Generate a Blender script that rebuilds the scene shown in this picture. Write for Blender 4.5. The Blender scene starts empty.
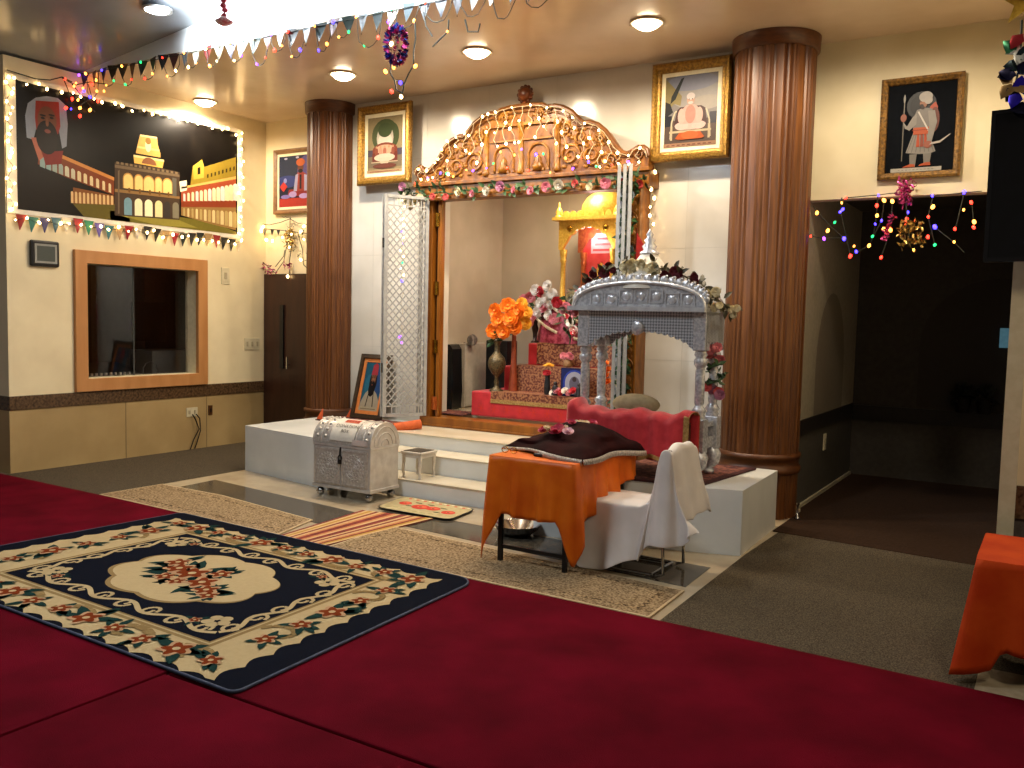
import bpy, math, random
from mathutils import Vector, Matrix
rnd = random.Random(11)
PI = math.pi
scene = bpy.context.scene
COL = scene.collection
scene.view_settings.view_transform = 'Standard'
scene.view_settings.look = 'None'
scene.view_settings.exposure = 0.0

# ------------------------------------------------------------------ camera (solved from the photo's vanishing points)
F, CAMH = 888.26, 1.65
yaw, pitch, roll = -0.553151, 0.073938, 0.0230138
cy, sy, cp, sp = math.cos(yaw), math.sin(yaw), math.cos(pitch), math.sin(pitch)
fw = Vector((sy*cp, cy*cp, -sp)); rt = Vector((cy, -sy, 0)); up = rt.cross(fw)
cr, sr = math.cos(roll), math.sin(roll)
rt, up = cr*rt + sr*up, -sr*rt + cr*up
CP = Vector((0, 0, CAMH))
cam_d = bpy.data.cameras.new('camera'); cam = bpy.data.objects.new('camera', cam_d); COL.objects.link(cam)
cam_d.sensor_width = 36; cam_d.lens = F/1024*36; cam_d.clip_start = .05; cam_d.clip_end = 100
m = Matrix.Identity(4)
for i, a in enumerate((rt, up, -fw)):
    for k in range(3): m[k][i] = a[k]
m[0][3], m[1][3], m[2][3] = CP
cam.matrix_world = m
scene.camera = cam
def at(ax, val, px, py):
    """point of the plane (axis ax = val) that the photo shows at px,py (used to survey the room)"""
    d = rt*((px-512)/F) - up*((py-384)/F) + fw
    return CP + d*((val-CP[ax])/d[ax])
def fl(px, py, z=0.0): return at(2, z, px, py)

# ------------------------------------------------------------------ materials
def lin(h):
    if not isinstance(h, str): return h
    h = h.lstrip('#')
    o = []
    for i in (0, 2, 4):
        c = int(h[i:i+2], 16)/255
        o.append(c/12.92 if c <= .04045 else ((c+.055)/1.055)**2.4)
    return (*o, 1)
MATS = {}
def M(name, c1, c2=None, rough=.5, metal=0, scale=20, stretch=(1,1,1), bump=0, bscale=None, bstretch=None, emit=0,
      ec=None, spec=.5, coat=0, sheen=0, trans=0, detail=3, lo=.35, hi=.65, sub=0, ior=1.45):
    if name in MATS: return MATS[name]
    mt = bpy.data.materials.new(name); mt.use_nodes = True
    nt = mt.node_tree; N = nt.nodes; L = nt.links
    b = N['Principled BSDF']
    tc = N.new('ShaderNodeTexCoord'); mp = N.new('ShaderNodeMapping'); mp.inputs['Scale'].default_value = stretch
    L.new(tc.outputs['Object'], mp.inputs['Vector'])
    nz = N.new('ShaderNodeTexNoise'); nz.inputs['Scale'].default_value = scale; nz.inputs['Detail'].default_value = detail
    L.new(mp.outputs['Vector'], nz.inputs['Vector'])
    rp = N.new('ShaderNodeValToRGB'); rp.color_ramp.elements[0].position = lo; rp.color_ramp.elements[1].position = hi
    a = lin(c1); c = lin(c2) if c2 else tuple(min(1, v*1.08) for v in a[:3])+(1,)
    rp.color_ramp.elements[0].color = a; rp.color_ramp.elements[1].color = c
    L.new(nz.outputs['Fac'], rp.inputs['Fac']); L.new(rp.outputs['Color'], b.inputs['Base Color'])
    b.inputs['Roughness'].default_value = rough; b.inputs['Metallic'].default_value = metal
    b.inputs['Specular IOR Level'].default_value = spec
    b.inputs['Coat Weight'].default_value = coat; b.inputs['Coat Roughness'].default_value = .08
    b.inputs['Sheen Weight'].default_value = sheen; b.inputs['Transmission Weight'].default_value = trans; b.inputs['IOR'].default_value = ior
    if emit:
        b.inputs['Emission Color'].default_value = lin(ec or c1); b.inputs['Emission Strength'].default_value = emit
    if bump:
        n2 = N.new('ShaderNodeTexNoise'); n2.inputs['Scale'].default_value = bscale or scale; n2.inputs['Detail'].default_value = 4
        if bstretch:
            m2 = N.new('ShaderNodeMapping'); m2.inputs['Scale'].default_value = bstretch
            L.new(tc.outputs['Object'], m2.inputs['Vector']); L.new(m2.outputs['Vector'], n2.inputs['Vector'])
        else: L.new(mp.outputs['Vector'], n2.inputs['Vector'])
        bp = N.new('ShaderNodeBump'); bp.inputs['Strength'].default_value = bump; bp.inputs['Distance'].default_value = .01
        L.new(n2.outputs['Fac'], bp.inputs['Height']); L.new(bp.outputs['Normal'], b.inputs['Normal'])
    MATS[name] = mt
    return mt
def paint(h, rough=.55, emit=0): return M('paint_'+h.lstrip('#')+('' if rough == .55 else '_%d' % (rough*100)), h, rough=rough, scale=30, emit=emit, spec=.2)

# ------------------------------------------------------------------ mesh builder
class MB:
    def __init__(s): s.v = []; s.f = []; s.m = []; s.sm = []; s.mi = 0; s.smooth = False; s.T = None
    def add(s, vs, fs, mi=None, smooth=None):
        o = len(s.v)
        for v in vs:
            v = Vector(v)
            s.v.append(s.T @ v if s.T else v)
        for f in fs:
            s.f.append([o+i for i in f]); s.m.append(s.mi if mi is None else mi); s.sm.append(s.smooth if smooth is None else smooth)
        return s
    def box(s, x0, x1, y0, y1, z0, z1, mi=None):
        v = [(x, y, z) for z in (z0, z1) for y in (y0, y1) for x in (x0, x1)]
        return s.add(v, [(0,2,3,1),(4,5,7,6),(0,1,5,4),(2,6,7,3),(0,4,6,2),(1,3,7,5)], mi, False)
    def bar(s, p, q, w, h, upv=(0,0,1), mi=None):
        p, q = Vector(p), Vector(q); d = (q-p).normalized(); u = Vector(upv); r = d.cross(u)
        if r.length < 1e-4: r = d.cross(Vector((1,0,0)))
        r.normalize(); u = r.cross(d)
        v = [e+r*a*w/2+u*b*h/2 for e in (p, q) for a, b in ((-1,-1),(1,-1),(1,1),(-1,1))]
        return s.add(v, [(3,2,1,0),(4,5,6,7),(0,1,5,4),(1,2,6,5),(2,3,7,6),(3,0,4,7)], mi, False)
    def prism(s, pts, z0, z1, mi=None):
        n = len(pts); v = [(p[0], p[1], z0) for p in pts]+[(p[0], p[1], z1) for p in pts]
        return s.add(v, [tuple(range(n))[::-1], tuple(range(n, 2*n))]+[(i, (i+1) % n, n+(i+1) % n, n+i) for i in range(n)], mi, False)
    def ext(s, pts, vec, mi=None, smooth=False):
        n = len(pts); vec = Vector(vec); v = [Vector(p) for p in pts]; v += [p+vec for p in v]
        s.add(v, [tuple(range(n))[::-1], tuple(range(n, 2*n))], mi, False)
        return s.add(v, [(i, (i+1) % n, n+(i+1) % n, n+i) for i in range(n)], mi, smooth)
    def poly(s, pts, mi=None): return s.add(pts, [tuple(range(len(pts)))], mi, False)
    def tube(s, path, r, n=6, mi=None, closed=False, caps=True):
        P = [Vector(p) for p in path]; k = len(P)
        R = r if isinstance(r, (list, tuple)) else [r]*k
        v = []; prev = None
        for i, p in enumerate(P):
            if closed: t = P[(i+1) % k]-P[i-1]
            else: t = P[min(i+1, k-1)]-P[max(i-1, 0)]
            if t.length < 1e-9: t = Vector((0,0,1))
            t.normalize()
            if prev is None:
                a = Vector((0,0,1)) if abs(t.z) < .9 else Vector((1,0,0))
                u = t.cross(a).normalized()
            else:
                u = prev-t*prev.dot(t)
                u = u.normalized() if u.length > 1e-6 else t.orthogonal().normalized()
            prev = u; w = t.cross(u)
            for j in range(n):
                c = 2*PI*j/n; v.append(p+(u*math.cos(c)+w*math.sin(c))*R[i])
        f = []
        for i in range(k if closed else k-1):
            a = i*n; b = ((i+1) % k)*n
            for j in range(n): f.append((a+j, a+(j+1) % n, b+(j+1) % n, b+j))
        s.add(v, f, mi, True)
        if caps and not closed:
            s.add(v[:n], [tuple(range(n))[::-1]], mi, False); s.add(v[-n:], [tuple(range(n))], mi, False)
        return s
    def lathe(s, prof, c=(0,0,0), n=24, mi=None, axis=None, flute=None, smooth=True, sq=False):
        c = Vector(c); X, Y, Z = Vector((1,0,0)), Vector((0,1,0)), Vector((0,0,1))
        if axis is not None:
            Z = Vector(axis).normalized(); X = Z.orthogonal().normalized(); Y = Z.cross(X)
        v = []; f = []
        for r, z in prof:
            for j in range(n):
                a = 2*PI*(j+(.5 if sq else 0))/n; q = r*(flute(j, z) if flute else 1)
                v.append(c+X*(q*math.cos(a))+Y*(q*math.sin(a))+Z*z)
        for i in range(len(prof)-1):
            for j in range(n): f.append((i*n+j, i*n+(j+1) % n, (i+1)*n+(j+1) % n, (i+1)*n+j))
        s.add(v, f, mi, smooth and not sq)
        if prof[0][0] > 1e-5: s.add(v[:n], [tuple(range(n))[::-1]], mi, False)
        if prof[-1][0] > 1e-5: s.add(v[-n:], [tuple(range(n))], mi, False)
        return s
    def ball(s, c, r, n=10, k=7, sc=(1,1,1), mi=None):
        prof = [(max(1e-6, math.sin(PI*i/k)), -math.cos(PI*i/k)) for i in range(k+1)]
        c = Vector(c); v = []; f = []
        for a, z in prof:
            for j in range(n):
                t = 2*PI*j/n; v.append(c+Vector((a*math.cos(t)*sc[0], a*math.sin(t)*sc[1], z*sc[2]))*r)
        for i in range(k):
            for j in range(n): f.append((i*n+j, i*n+(j+1) % n, (i+1)*n+(j+1) % n, (i+1)*n+j))
        return s.add(v, f, mi, True)
    def grid(s, P, mi=None, smooth=True):
        a, b = len(P), len(P[0])
        v = [p for row in P for p in row]
        return s.add(v, [(i*b+j, i*b+j+1, (i+1)*b+j+1, (i+1)*b+j) for i in range(a-1) for j in range(b-1)], mi, smooth)
    def rings(s, O, U, V, Nn, w, h, prof, mi=None, fill=False):
        """mitred frame: prof = [(inset, height)...]"""
        O, U, V, Nn = map(Vector, (O, U, V, Nn)); v = []
        for ins, ht in prof:
            for a, b in ((ins, ins), (w-ins, ins), (w-ins, h-ins), (ins, h-ins)): v.append(O+U*a+V*b+Nn*ht)
        f = []
        for i in range(len(prof)-1):
            for j in range(4): f.append((i*4+j, i*4+(j+1) % 4, (i+1)*4+(j+1) % 4, (i+1)*4+j))
        if fill: f.append(tuple(range(len(v)-4, len(v))))
        return s.add(v, f, mi, False)
    def build(s, name, mats, parent=None, bevel=0, sub=0, solid=0, local=False):
        me = bpy.data.meshes.new(name)
        if parent is None and not local and s.v:
            xs = [v.x for v in s.v]; ys = [v.y for v in s.v]; zs = [v.z for v in s.v]
            org = Vector(((min(xs)+max(xs))/2, (min(ys)+max(ys))/2, min(zs)))
        elif parent is None or local: org = Vector()
        else: org = wloc(parent)
        me.from_pydata([tuple(v-org) for v in s.v], [], s.f)
        if not isinstance(mats, (list, tuple)): mats = [mats]
        for mt in mats: me.materials.append(mt)
        me.polygons.foreach_set('material_index', s.m); me.polygons.foreach_set('use_smooth', s.sm)
        me.update()
        o = bpy.data.objects.new(name, me); COL.objects.link(o)
        if parent is not None: o.parent = parent
        else: o.location = org
        if bevel:
            b = o.modifiers.new('b', 'BEVEL'); b.width = bevel; b.segments = 2; b.limit_method = 'ANGLE'; b.angle_limit = math.radians(40)
        if solid:
            d = o.modifiers.new('s', 'SOLIDIFY'); d.thickness = solid; d.offset = 0
        if sub:
            d = o.modifiers.new('u', 'SUBSURF'); d.levels = d.render_levels = sub
        return o
def wloc(o):
    v = Vector()
    while o is not None: v = v+o.location; o = o.parent
    return v
def tag(o, label=None, cat=None, group=None, kind=None):
    if label: o['label'] = label
    if cat: o['category'] = cat
    if group: o['group'] = group
    if kind: o['kind'] = kind
    return o
def thing(name, label, cat, loc=(0,0,0), group=None, rotz=0):
    o = bpy.data.objects.new(name, None); COL.objects.link(o); o.empty_display_size = .05
    o.location = loc; o.rotation_euler = (0, 0, rotz)
    return tag(o, label, cat, group)
def dup(root, loc, rotz=None, label=None, group=None):
    r = root.copy(); COL.objects.link(r); r.location = loc
    if rotz is not None: r.rotation_euler = (0, 0, rotz)
    if label: r['label'] = label
    if group: r['group'] = group
    for ch in list(root.children):
        c = ch.copy(); COL.objects.link(c); c.parent = r
        for g in list(ch.children):
            d = g.copy(); COL.objects.link(d); d.parent = c
    return r
def struct(name, mb, mats, parent=None, **k):
    o = mb.build(name, mats, parent, **k)
    if parent is None: o['kind'] = 'structure'
    return o
def child(proto_mesh, name, parent, wpos, rot=(0,0,0), sc=1.0):
    """a part that shares a mesh"""
    o = bpy.data.objects.new(name, proto_mesh); COL.objects.link(o); o.parent = parent
    o.location = Vector(wpos)-wloc(parent); o.rotation_euler = rot
    o.scale = (sc, sc, sc) if not isinstance(sc, tuple) else sc
    return o
def mesh_only(mb, name, mats):
    o = mb.build(name, mats, local=True); me = o.data; bpy.data.objects.remove(o); return me

# ------------------------------------------------------------------ flat artwork (painted picture on its canvas)
class Art:
    def __init__(s, O, U, V, Nn, w, h, bg, k=1):
        s.k = k
        s.O, s.U, s.V, s.N = map(Vector, (O, U, V, Nn)); s.w, s.h = w, h
        s.mb = MB(); s.mats = []; s.ix = {}; s.l = 0
        s.rect(0, 0, 1, 1, bg)
    def mi(s, c):
        if c not in s.ix:
            s.ix[c] = len(s.mats)
            q = c if not isinstance(c, str) or s.k == 1 else ''.join('%02x' % int(int(c.lstrip('#')[i:i+2], 16)*s.k) for i in (0, 2, 4))
            s.mats.append(paint(q, s.rough) if isinstance(q, str) else q)
        return s.ix[c]
    rough = .45; k = 1
    def poly(s, pts, c, l=None):
        if l is None: s.l += 1; l = s.l
        s.mb.poly([s.O+s.U*(x*s.w)+s.V*(y*s.h)+s.N*(.0004*l) for x, y in pts], s.mi(c))
    def rect(s, x0, y0, x1, y1, c, l=None): s.poly([(x0,y0),(x1,y0),(x1,y1),(x0,y1)], c, l)
    def ell(s, cx, cy, rx, ry, c, l=None, n=20, a0=0, a1=360, rot=0):
        pts = []
        for i in range(n+(a1-a0 < 360)):
            t = math.radians(a0+(a1-a0)*i/n); x, y = rx*math.cos(t), ry*math.sin(t); q = math.radians(rot)
            pts.append((cx+x*math.cos(q)-y*math.sin(q)*s.h/s.w, cy+x*math.sin(q)*s.w/s.h+y*math.cos(q)))
        s.poly(pts, c, l)
    def arch(s, x0, x1, y0, y1, c, l=None, n=8, dy=0):
        """arched window; dy shifts the right edge (perspective)"""
        r = (x1-x0)/2; ry = min(r*s.w/s.h, (y1-y0)*.6); pts = [(x0, y0), (x1, y0+dy)]
        for i in range(n+1):
            t = PI*i/n; x = (x0+x1)/2+r*math.cos(t); pts.append((x, y1-ry+ry*math.sin(t)+dy*(x-x0)/(x1-x0)))
        s.poly(pts, c, l)
    def line(s, pts, wd, c, l=None):
        if l is None: s.l += 1; l = s.l
        for a, b in zip(pts[:-1], pts[1:]):
            dx, dy = (b[0]-a[0])*s.w, (b[1]-a[1])*s.h; q = math.hypot(dx, dy) or 1
            nx, ny = -dy/q*wd/2/s.w, dx/q*wd/2/s.h
            s.poly([(a[0]-nx, a[1]-ny), (b[0]-nx, b[1]-ny), (b[0]+nx, b[1]+ny), (a[0]+nx, a[1]+ny)], c, l)
    def build(s, name, parent=None): return s.mb.build(name, s.mats, parent)
X3, Y3, Z3 = Vector((1,0,0)), Vector((0,1,0)), Vector((0,0,1))
def lamp(name, kind, loc, power, color, size=.2, aim=None, **k):
    d = bpy.data.lights.new(name, kind); d.energy = power; d.color = color
    if kind == 'AREA': d.shape = 'DISK'; d.size = size
    elif kind in ('POINT', 'SPOT'): d.shadow_soft_size = size
    for a, b in k.items(): setattr(d, a, b)
    o = bpy.data.objects.new(name, d); COL.objects.link(o); o.location = loc
    if aim is not None: o.rotation_euler = (Vector(aim)-Vector(loc)).to_track_quat('-Z', 'Y').to_euler()
    return o
def text_mesh(body, size, O, U, V, mb, mi=0, align='CENTER'):
    cu = bpy.data.curves.new('t', 'FONT'); cu.body = body; cu.size = size; cu.align_x = align; cu.align_y = 'CENTER'; cu.resolution_u = 2
    o = bpy.data.objects.new('t', cu); COL.objects.link(o)
    dg = bpy.context.evaluated_depsgraph_get(); me = bpy.data.meshes.new_from_object(o.evaluated_get(dg))
    O, U, V = Vector(O), Vector(U), Vector(V)
    mb.add([O+U*v.co.x+V*v.co.y for v in me.vertices], [tuple(p.vertices) for p in me.polygons], mi, False)
    bpy.data.objects.remove(o); bpy.data.curves.remove(cu); bpy.data.meshes.remove(me)
# ------------------------------------------------------------------ shared materials
m_wall = M('cream_wall_paint', 'e4d6b0', 'dbcca6', rough=.55, scale=3)
m_tile = M('white_glazed_tile', 'cfc9bd', 'bfb8aa', rough=.16, scale=1.6, detail=5, coat=.4)
m_ceil = M('beige_ceiling_paint', 'dcc9b0', 'd2bea4', rough=.22, scale=2, spec=.5)
m_fascia = M('pale_fascia_paint', 'd8dcdc', 'cfd5d6', rough=.4, scale=2)
m_main = M('grey_gloss_ceiling', '8f959b', '858b91', rough=.24, scale=2)
m_granite = M('brown_granite', '2a1d12', '6a5137', rough=.25, scale=38, detail=8, lo=.3, hi=.72)
m_dado = M('beige_dado_panel', 'ad9465', 'a0875a', rough=.5, scale=2.5, detail=4)
m_marble = M('cream_floor_marble', 'b5a78b', 'a3937a', rough=.12, scale=4, detail=6)
m_dstone = M('dark_stone_inlay', '332e27', '5d564a', rough=.12, scale=28, detail=8)
m_white = M('white_marble', 'dde0de', 'cfd3d1', rough=.25, scale=2.2, detail=6)
m_tread = M('cream_tread_marble', 'd2c9b4', 'c4b9a0', rough=.2, scale=3, detail=6)
m_wood = M('ribbed_brown_wood', '432108', '6b3f16', rough=.45, scale=9, stretch=(5,5,.25), bump=.15, lo=.3, hi=.7)
m_carv = M('carved_teak', '5f360c', '8a5718', rough=.4, scale=14, stretch=(1,1,.4), bump=.3, bscale=30)
m_teak = M('plain_teak', '6e3d0c', '885214', rough=.35, scale=10, stretch=(1,1,.15))
m_dark = M('dark_brown_door', '2c1810', '382015', rough=.35, scale=8, stretch=(3,3,.3))
m_grey = M('grey_loop_carpet', '2a241b', '5f5545', rough=.95, scale=130, detail=5, bump=.6, bscale=130, spec=.1)
m_brownc = M('brown_hall_carpet', '33241a', '291c12', rough=.95, scale=60, bump=.2, spec=.1)
m_red = M('crimson_pile_carpet', '45050f', '60081a', rough=.95, scale=2.2, detail=6, bump=.35, bscale=220, spec=.03, sheen=.0, lo=.3, hi=.7)
m_casing = M('pale_wood_casing', 'b98450', 'ac7744', rough=.45, scale=8, stretch=(1,1,.2))
m_black = M('black_plastic', '0b0b0c', '121213', rough=.35)
m_brass = M('polished_brass', 'b99138', '8f6a22', rough=.25, metal=1, scale=12)
m_gold = M('gilt_gold', 'dcb450', 'c49a38', rough=.35, metal=.4, scale=40, bump=.5, bscale=60)
m_chrome = M('chrome', 'b8b8b8', 'a5a5a5', rough=.12, metal=1)
m_silver = M('embossed_silver', 'd6d8dc', 'a8aab0', rough=.22, metal=.4, scale=45, bump=.4, bscale=55)
m_silverp = M('plain_silver', 'd8d9dc', 'c0c2c6', rough=.2, metal=.4, scale=20)
m_glass = M('window_glass', 'ffffff', 'ffffff', rough=.0, trans=1, ior=1.45)
m_ivory = M('ivory_mat_board', 'd9cfae', 'cfc4a2', rough=.7)
m_plate = M('ivory_plastic_plate', 'cfc5a6', 'c4ba9a', rough=.4)
m_wire = M('dark_green_wire', '1b1f14', '262a1c', rough=.6)
m_wirew = M('pale_wire', 'b9a987', 'a8987a', rough=.6)
m_leaf = M('dark_green_leaf', '1e3a1c', '365a2c', rough=.5, scale=30)
def bulb(n, c, e, base): return M('bulb_'+n, base, rough=.3, emit=e, ec=c)
B_WARM = bulb('warm', 'ffd28a', 20, 'ffe9c4'); B_RED = bulb('red', 'ff2a1c', 9, 'ff4433'); B_BLUE = bulb('blue', '3a2cff', 10, '4a44ff')
B_GREEN = bulb('green', '18c060', 5, '20b860'); B_AMBER = bulb('amber', 'ff9a3a', 9, 'ffa048'); B_PURPLE = bulb('violet', '8a3cff', 8, '8040ff')
bulb_me = {}
for n_, mt_ in dict(warm=B_WARM, red=B_RED, blue=B_BLUE, green=B_GREEN, amber=B_AMBER, violet=B_PURPLE).items():
    bulb_me[n_] = mesh_only(MB().ball((0,0,0), 1, 8, 6, (1,1,1.35)), 'bulb', mt_)

# ------------------------------------------------------------------ the setting
LW = -8.75; YB = 7.85; YL = 8.09; YH = 8.0; ZC = 4.05; YS = 5.62
b = MB().box(-12, 4, -4, 11.5, -.12, 0); struct('floor', b, m_marble)
# dark stone band set in the marble
def band(pts):
    b = MB().prism([(p.x, p.y) for p in pts], .0005, .003); return b
b = band([fl(181,487), fl(300,519), fl(340,529.5), fl(368,515.5), fl(215,480)]); struct('trim_1', b, m_dstone)
b = MB().prism([(-4.85,5.47),(-1.91,5.21),(-1.93,5.73),(-4.75,5.83)], .0005, .003); struct('trim_2', b, m_dstone)
# left wall with the window opening
wy0, wy1, wz0, wz1 = 5.60, 7.02, .90, 2.13
b = MB()
b.box(LW-.2, LW, 4.79, wy0, .77, ZC, 0); b.box(LW-.2, LW, wy1, YL+.15, .77, ZC, 0)
b.box(LW-.2, LW, wy0, wy1, .77, wz0, 0); b.box(LW-.2, LW, wy0, wy1, wz1, ZC, 0)
b.box(LW-.2, LW, 4.79, YL+.15, 0, .63, 1)
for y in (6.06, 7.15): b.box(LW, LW+.003, y, y+.01, 0, .63, 2)
struct('wall_left', b, [m_wall, m_dado, M('dado_joint', '7d6a48')])
b = MB().box(LW-.2, LW+.012, 4.785, YL, .63, .77); struct('trim_3', b, m_granite, bevel=.004)
b = MB().box(-11.5, LW-.2, 4.79, 4.95, 0, ZC+.5, 0); b.box(-11.5, LW-.2, 4.775, 4.79, .63, .77, 1)
struct('wall_left_return', b, [M('blue_grey_wall', '6c7480', '646b76', rough=.5), m_granite])
# back wall behind the left column, the tiled shrine wall, the header wall at the right
b = MB().box(LW, -6.95, YL, YL+.15, 0, ZC); struct('wall_back_left', b, m_wall)
ox0, ox1 = -5.86, -3.45       # shrine opening
m_joint = M('tile_joint', 'b3ad a0'.replace(' ',''))
b = MB()
b.box(-7.32, ox0, YB, YB+.25, 0, ZC, 0); b.box(ox1, -2.2, YB, YB+.25, 0, ZC, 0); b.box(ox0, ox1, YB, YB+.25, 2.98, ZC, 0); b.box(ox0, ox1, YB, YB+.25, 0, .47, 0)
for z in (1.29, 2.33, 3.37):
    for x0, x1 in ((-7.32, ox0), (ox1, -2.2)) if z < 2.9 else ((-7.32, -2.2),): b.box(x0, x1, YB-.001, YB, z-.003, z+.003, 1)
for x in (-6.75, -6.0, -3.0): b.box(x-.003, x+.003, YB-.001, YB, .47 if x != -5 else 3, ZC, 1)
for x in (-5.2, -4.4): b.box(x-.003, x+.003, YB-.001, YB, 3.0, ZC, 1)
struct('wall_back', b, [m_tile, m_joint])
b = MB().box(-2.2, 3.2, YH, YH+.15, 2.73, ZC); struct('wall_right_header', b, M('cream_header_paint', 'cfc4a4', 'c6ba98', rough=.55, scale=3))
# dark passage under the header
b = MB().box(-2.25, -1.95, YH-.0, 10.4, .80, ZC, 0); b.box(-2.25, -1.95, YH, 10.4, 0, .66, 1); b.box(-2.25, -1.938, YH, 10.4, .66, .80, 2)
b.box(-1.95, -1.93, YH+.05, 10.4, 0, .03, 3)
# darker arch painted on the passage wall
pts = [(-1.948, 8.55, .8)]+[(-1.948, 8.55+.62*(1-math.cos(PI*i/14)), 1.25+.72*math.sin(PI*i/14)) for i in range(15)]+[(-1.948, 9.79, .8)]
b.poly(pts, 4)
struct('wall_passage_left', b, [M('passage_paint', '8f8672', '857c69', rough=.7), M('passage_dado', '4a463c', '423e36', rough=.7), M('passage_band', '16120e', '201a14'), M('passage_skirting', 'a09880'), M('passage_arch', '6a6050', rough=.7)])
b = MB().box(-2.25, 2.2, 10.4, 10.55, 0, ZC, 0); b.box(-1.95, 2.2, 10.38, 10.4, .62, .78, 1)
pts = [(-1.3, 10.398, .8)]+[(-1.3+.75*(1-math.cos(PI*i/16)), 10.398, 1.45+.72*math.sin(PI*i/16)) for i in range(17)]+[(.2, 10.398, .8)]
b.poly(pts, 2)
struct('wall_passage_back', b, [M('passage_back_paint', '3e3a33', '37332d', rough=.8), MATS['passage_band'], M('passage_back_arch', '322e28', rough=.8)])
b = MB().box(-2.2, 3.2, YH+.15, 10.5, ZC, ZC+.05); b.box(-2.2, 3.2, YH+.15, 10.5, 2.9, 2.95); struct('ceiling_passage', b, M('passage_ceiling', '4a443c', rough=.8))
# wall end at the far right
b = MB().box(-.17, 3.2, YS-.06, YH, .80, ZC, 0); b.box(-.17, 3.2, YS-.06, YH, 0, .62, 1); b.box(-.172, 3.2, YS-.075, YH, .62, .80, 2)
struct('wall_right', b, [m_wall, M('right_dado', '5b5048', '4c423a', rough=.6, scale=60), m_granite])
b = MB().box(-.25, -.168, YS-.09, YS+.15, 0, ZC); struct('trim_4', b, M('cream_jamb', 'c8bb9a', 'bfb18f', rough=.35))
# ceilings: lower beige ceiling, bright fascia, sloping main ceiling
b = MB().box(LW-.2, 3.2, YS, YL+.15, ZC, ZC+.2); struct('ceiling', b, m_ceil)
SL = .123
b = MB().ext([(LW-.2, YS-.01, ZC), (3.2, YS-.01, ZC), (3.2, YS-.01, ZC+.06+SL*(3.2-LW)), (LW-.2, YS-.01, ZC+.04)], (0, .009, 0)); struct('wall_fascia', b, m_fascia)
b = MB().ext([(LW-3, -4, ZC+.03-SL*3), (3.5, -4, ZC+.05+SL*(3.5-LW)), (3.5, -4, ZC+.25+SL*(3.5-LW)), (LW-3, -4, ZC+.25-SL*3)], (0, YS+4, 0)); struct('ceiling_main', b, m_main)
# shrine room
b = MB().box(-6.3, -6.15, YB+.25, 9.9, .4, 3.4, 0); b.box(-6.3, -2.4, 9.65, 9.8, .4, 3.4, 0); b.box(-2.5, -2.35, YB+.25, 9.9, .4, 3.4, 0)
for x in (-5.2, -4.2): b.box(x-.003, x+.003, 9.648, 9.65, .6, 3.4, 1)
struct('wall_shrine', b, [M('shrine_wall_tile', 'c0b6a2', 'b3a893', rough=.25, scale=2), m_joint])
b = MB().box(-6.3, -2.35, YB+.25, 9.8, .4, .58); struct('floor_shrine', b, m_marble)
b = MB().box(-6.3, -2.35, YB+.25, 9.8, 3.35, 3.45); struct('ceiling_shrine', b, m_ceil)

# ------------------------------------------------------------------ marble platform with its three steps
b = MB()
A = Vector((-7.2, 6.38)); B = Vector((-5.78, 6.13)); C_ = Vector((-3.36, 5.78)); D = Vector((-1.86, 6.155))
b.prism([(-7.2, 6.38), (-5.78, 6.13), (-5.78, 7.03), (-3.36, 7.03), (-3.36, 5.80), (-2.32, 6.02), (-1.86, 6.155), (-1.9, 7.2), (-2.75, 7.2), (-2.75, YB), (-7.2, YB)], 0, .47, 0)
o = struct('trim_5', b, [m_white])
b = MB().box(-5.78, -3.36, 6.35, 7.03, 0, .157, 0); b.box(-5.775, -3.365, 6.335, 7.03, .150, .158, 1)
b.box(-5.78, -3.36, 6.70, 7.03, .157, .335, 0); b.box(-5.775, -3.365, 6.685, 7.03, .33, .338, 1); b.box(-5.775, -3.365, 7.01, 7.62, .47, .475, 1)
struct('trim_6', b, [m_white, m_tread])

# ------------------------------------------------------------------ window to the control room
w = MB()
w.rings((LW, 5.468, .775), Y3, Z3, X3, 1.675, 1.48, [(0, -.01), (0, .045), (.135, .045), (.135, -.005)])
win = struct('window_1', w, m_casing, bevel=.004)
r = MB()
for a in ((LW-.2, LW, wy0, wy0+.01, wz0, wz1), (LW-.2, LW, wy1-.01, wy1, wz0, wz1), (LW-.2, LW, wy0, wy1, wz0, wz0+.01), (LW-.2, LW, wy0, wy1, wz1-.01, wz1)): r.box(*a)
r.build('reveal', m_ivory, win)
MB().box(LW-.17, LW-.164, wy0+.01, wy1-.01, wz0+.01, wz1-.01).build('pane', m_glass, win)
b = MB().box(LW-.172, LW-.162, 6.28, 6.296, wz0, wz1); b.build('mullion', M('thin_glass_joint', '3a3d3c'), win)
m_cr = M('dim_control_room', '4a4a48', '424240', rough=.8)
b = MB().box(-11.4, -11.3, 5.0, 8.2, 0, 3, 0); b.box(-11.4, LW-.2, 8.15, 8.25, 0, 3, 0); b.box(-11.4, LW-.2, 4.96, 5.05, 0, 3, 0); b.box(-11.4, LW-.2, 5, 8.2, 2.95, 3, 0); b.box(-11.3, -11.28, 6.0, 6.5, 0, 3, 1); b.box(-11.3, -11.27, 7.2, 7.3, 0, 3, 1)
struct('wall_control_room', b, [m_cr, M('control_room_panel', '22211f')])

# ------------------------------------------------------------------ door at the left
b = MB().box(LW+.02, -7.0, YL-.05, YL, 0, 2.14); d = struct('door_1', b, m_dark, bevel=.004)
MB().box(-8.42, -8.36, YL-.075, YL-.05, .95, 1.75).build('glass_slot', m_black, d)
MB().bar((-8.27, YL-.09, .95), (-8.27, YL-.09, 1.1), .02, .02).bar((-8.27, YL-.05, 1.0), (-8.27, YL-.09, 1.0), .015, .015).build('door_handle', m_chrome, d)

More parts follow.
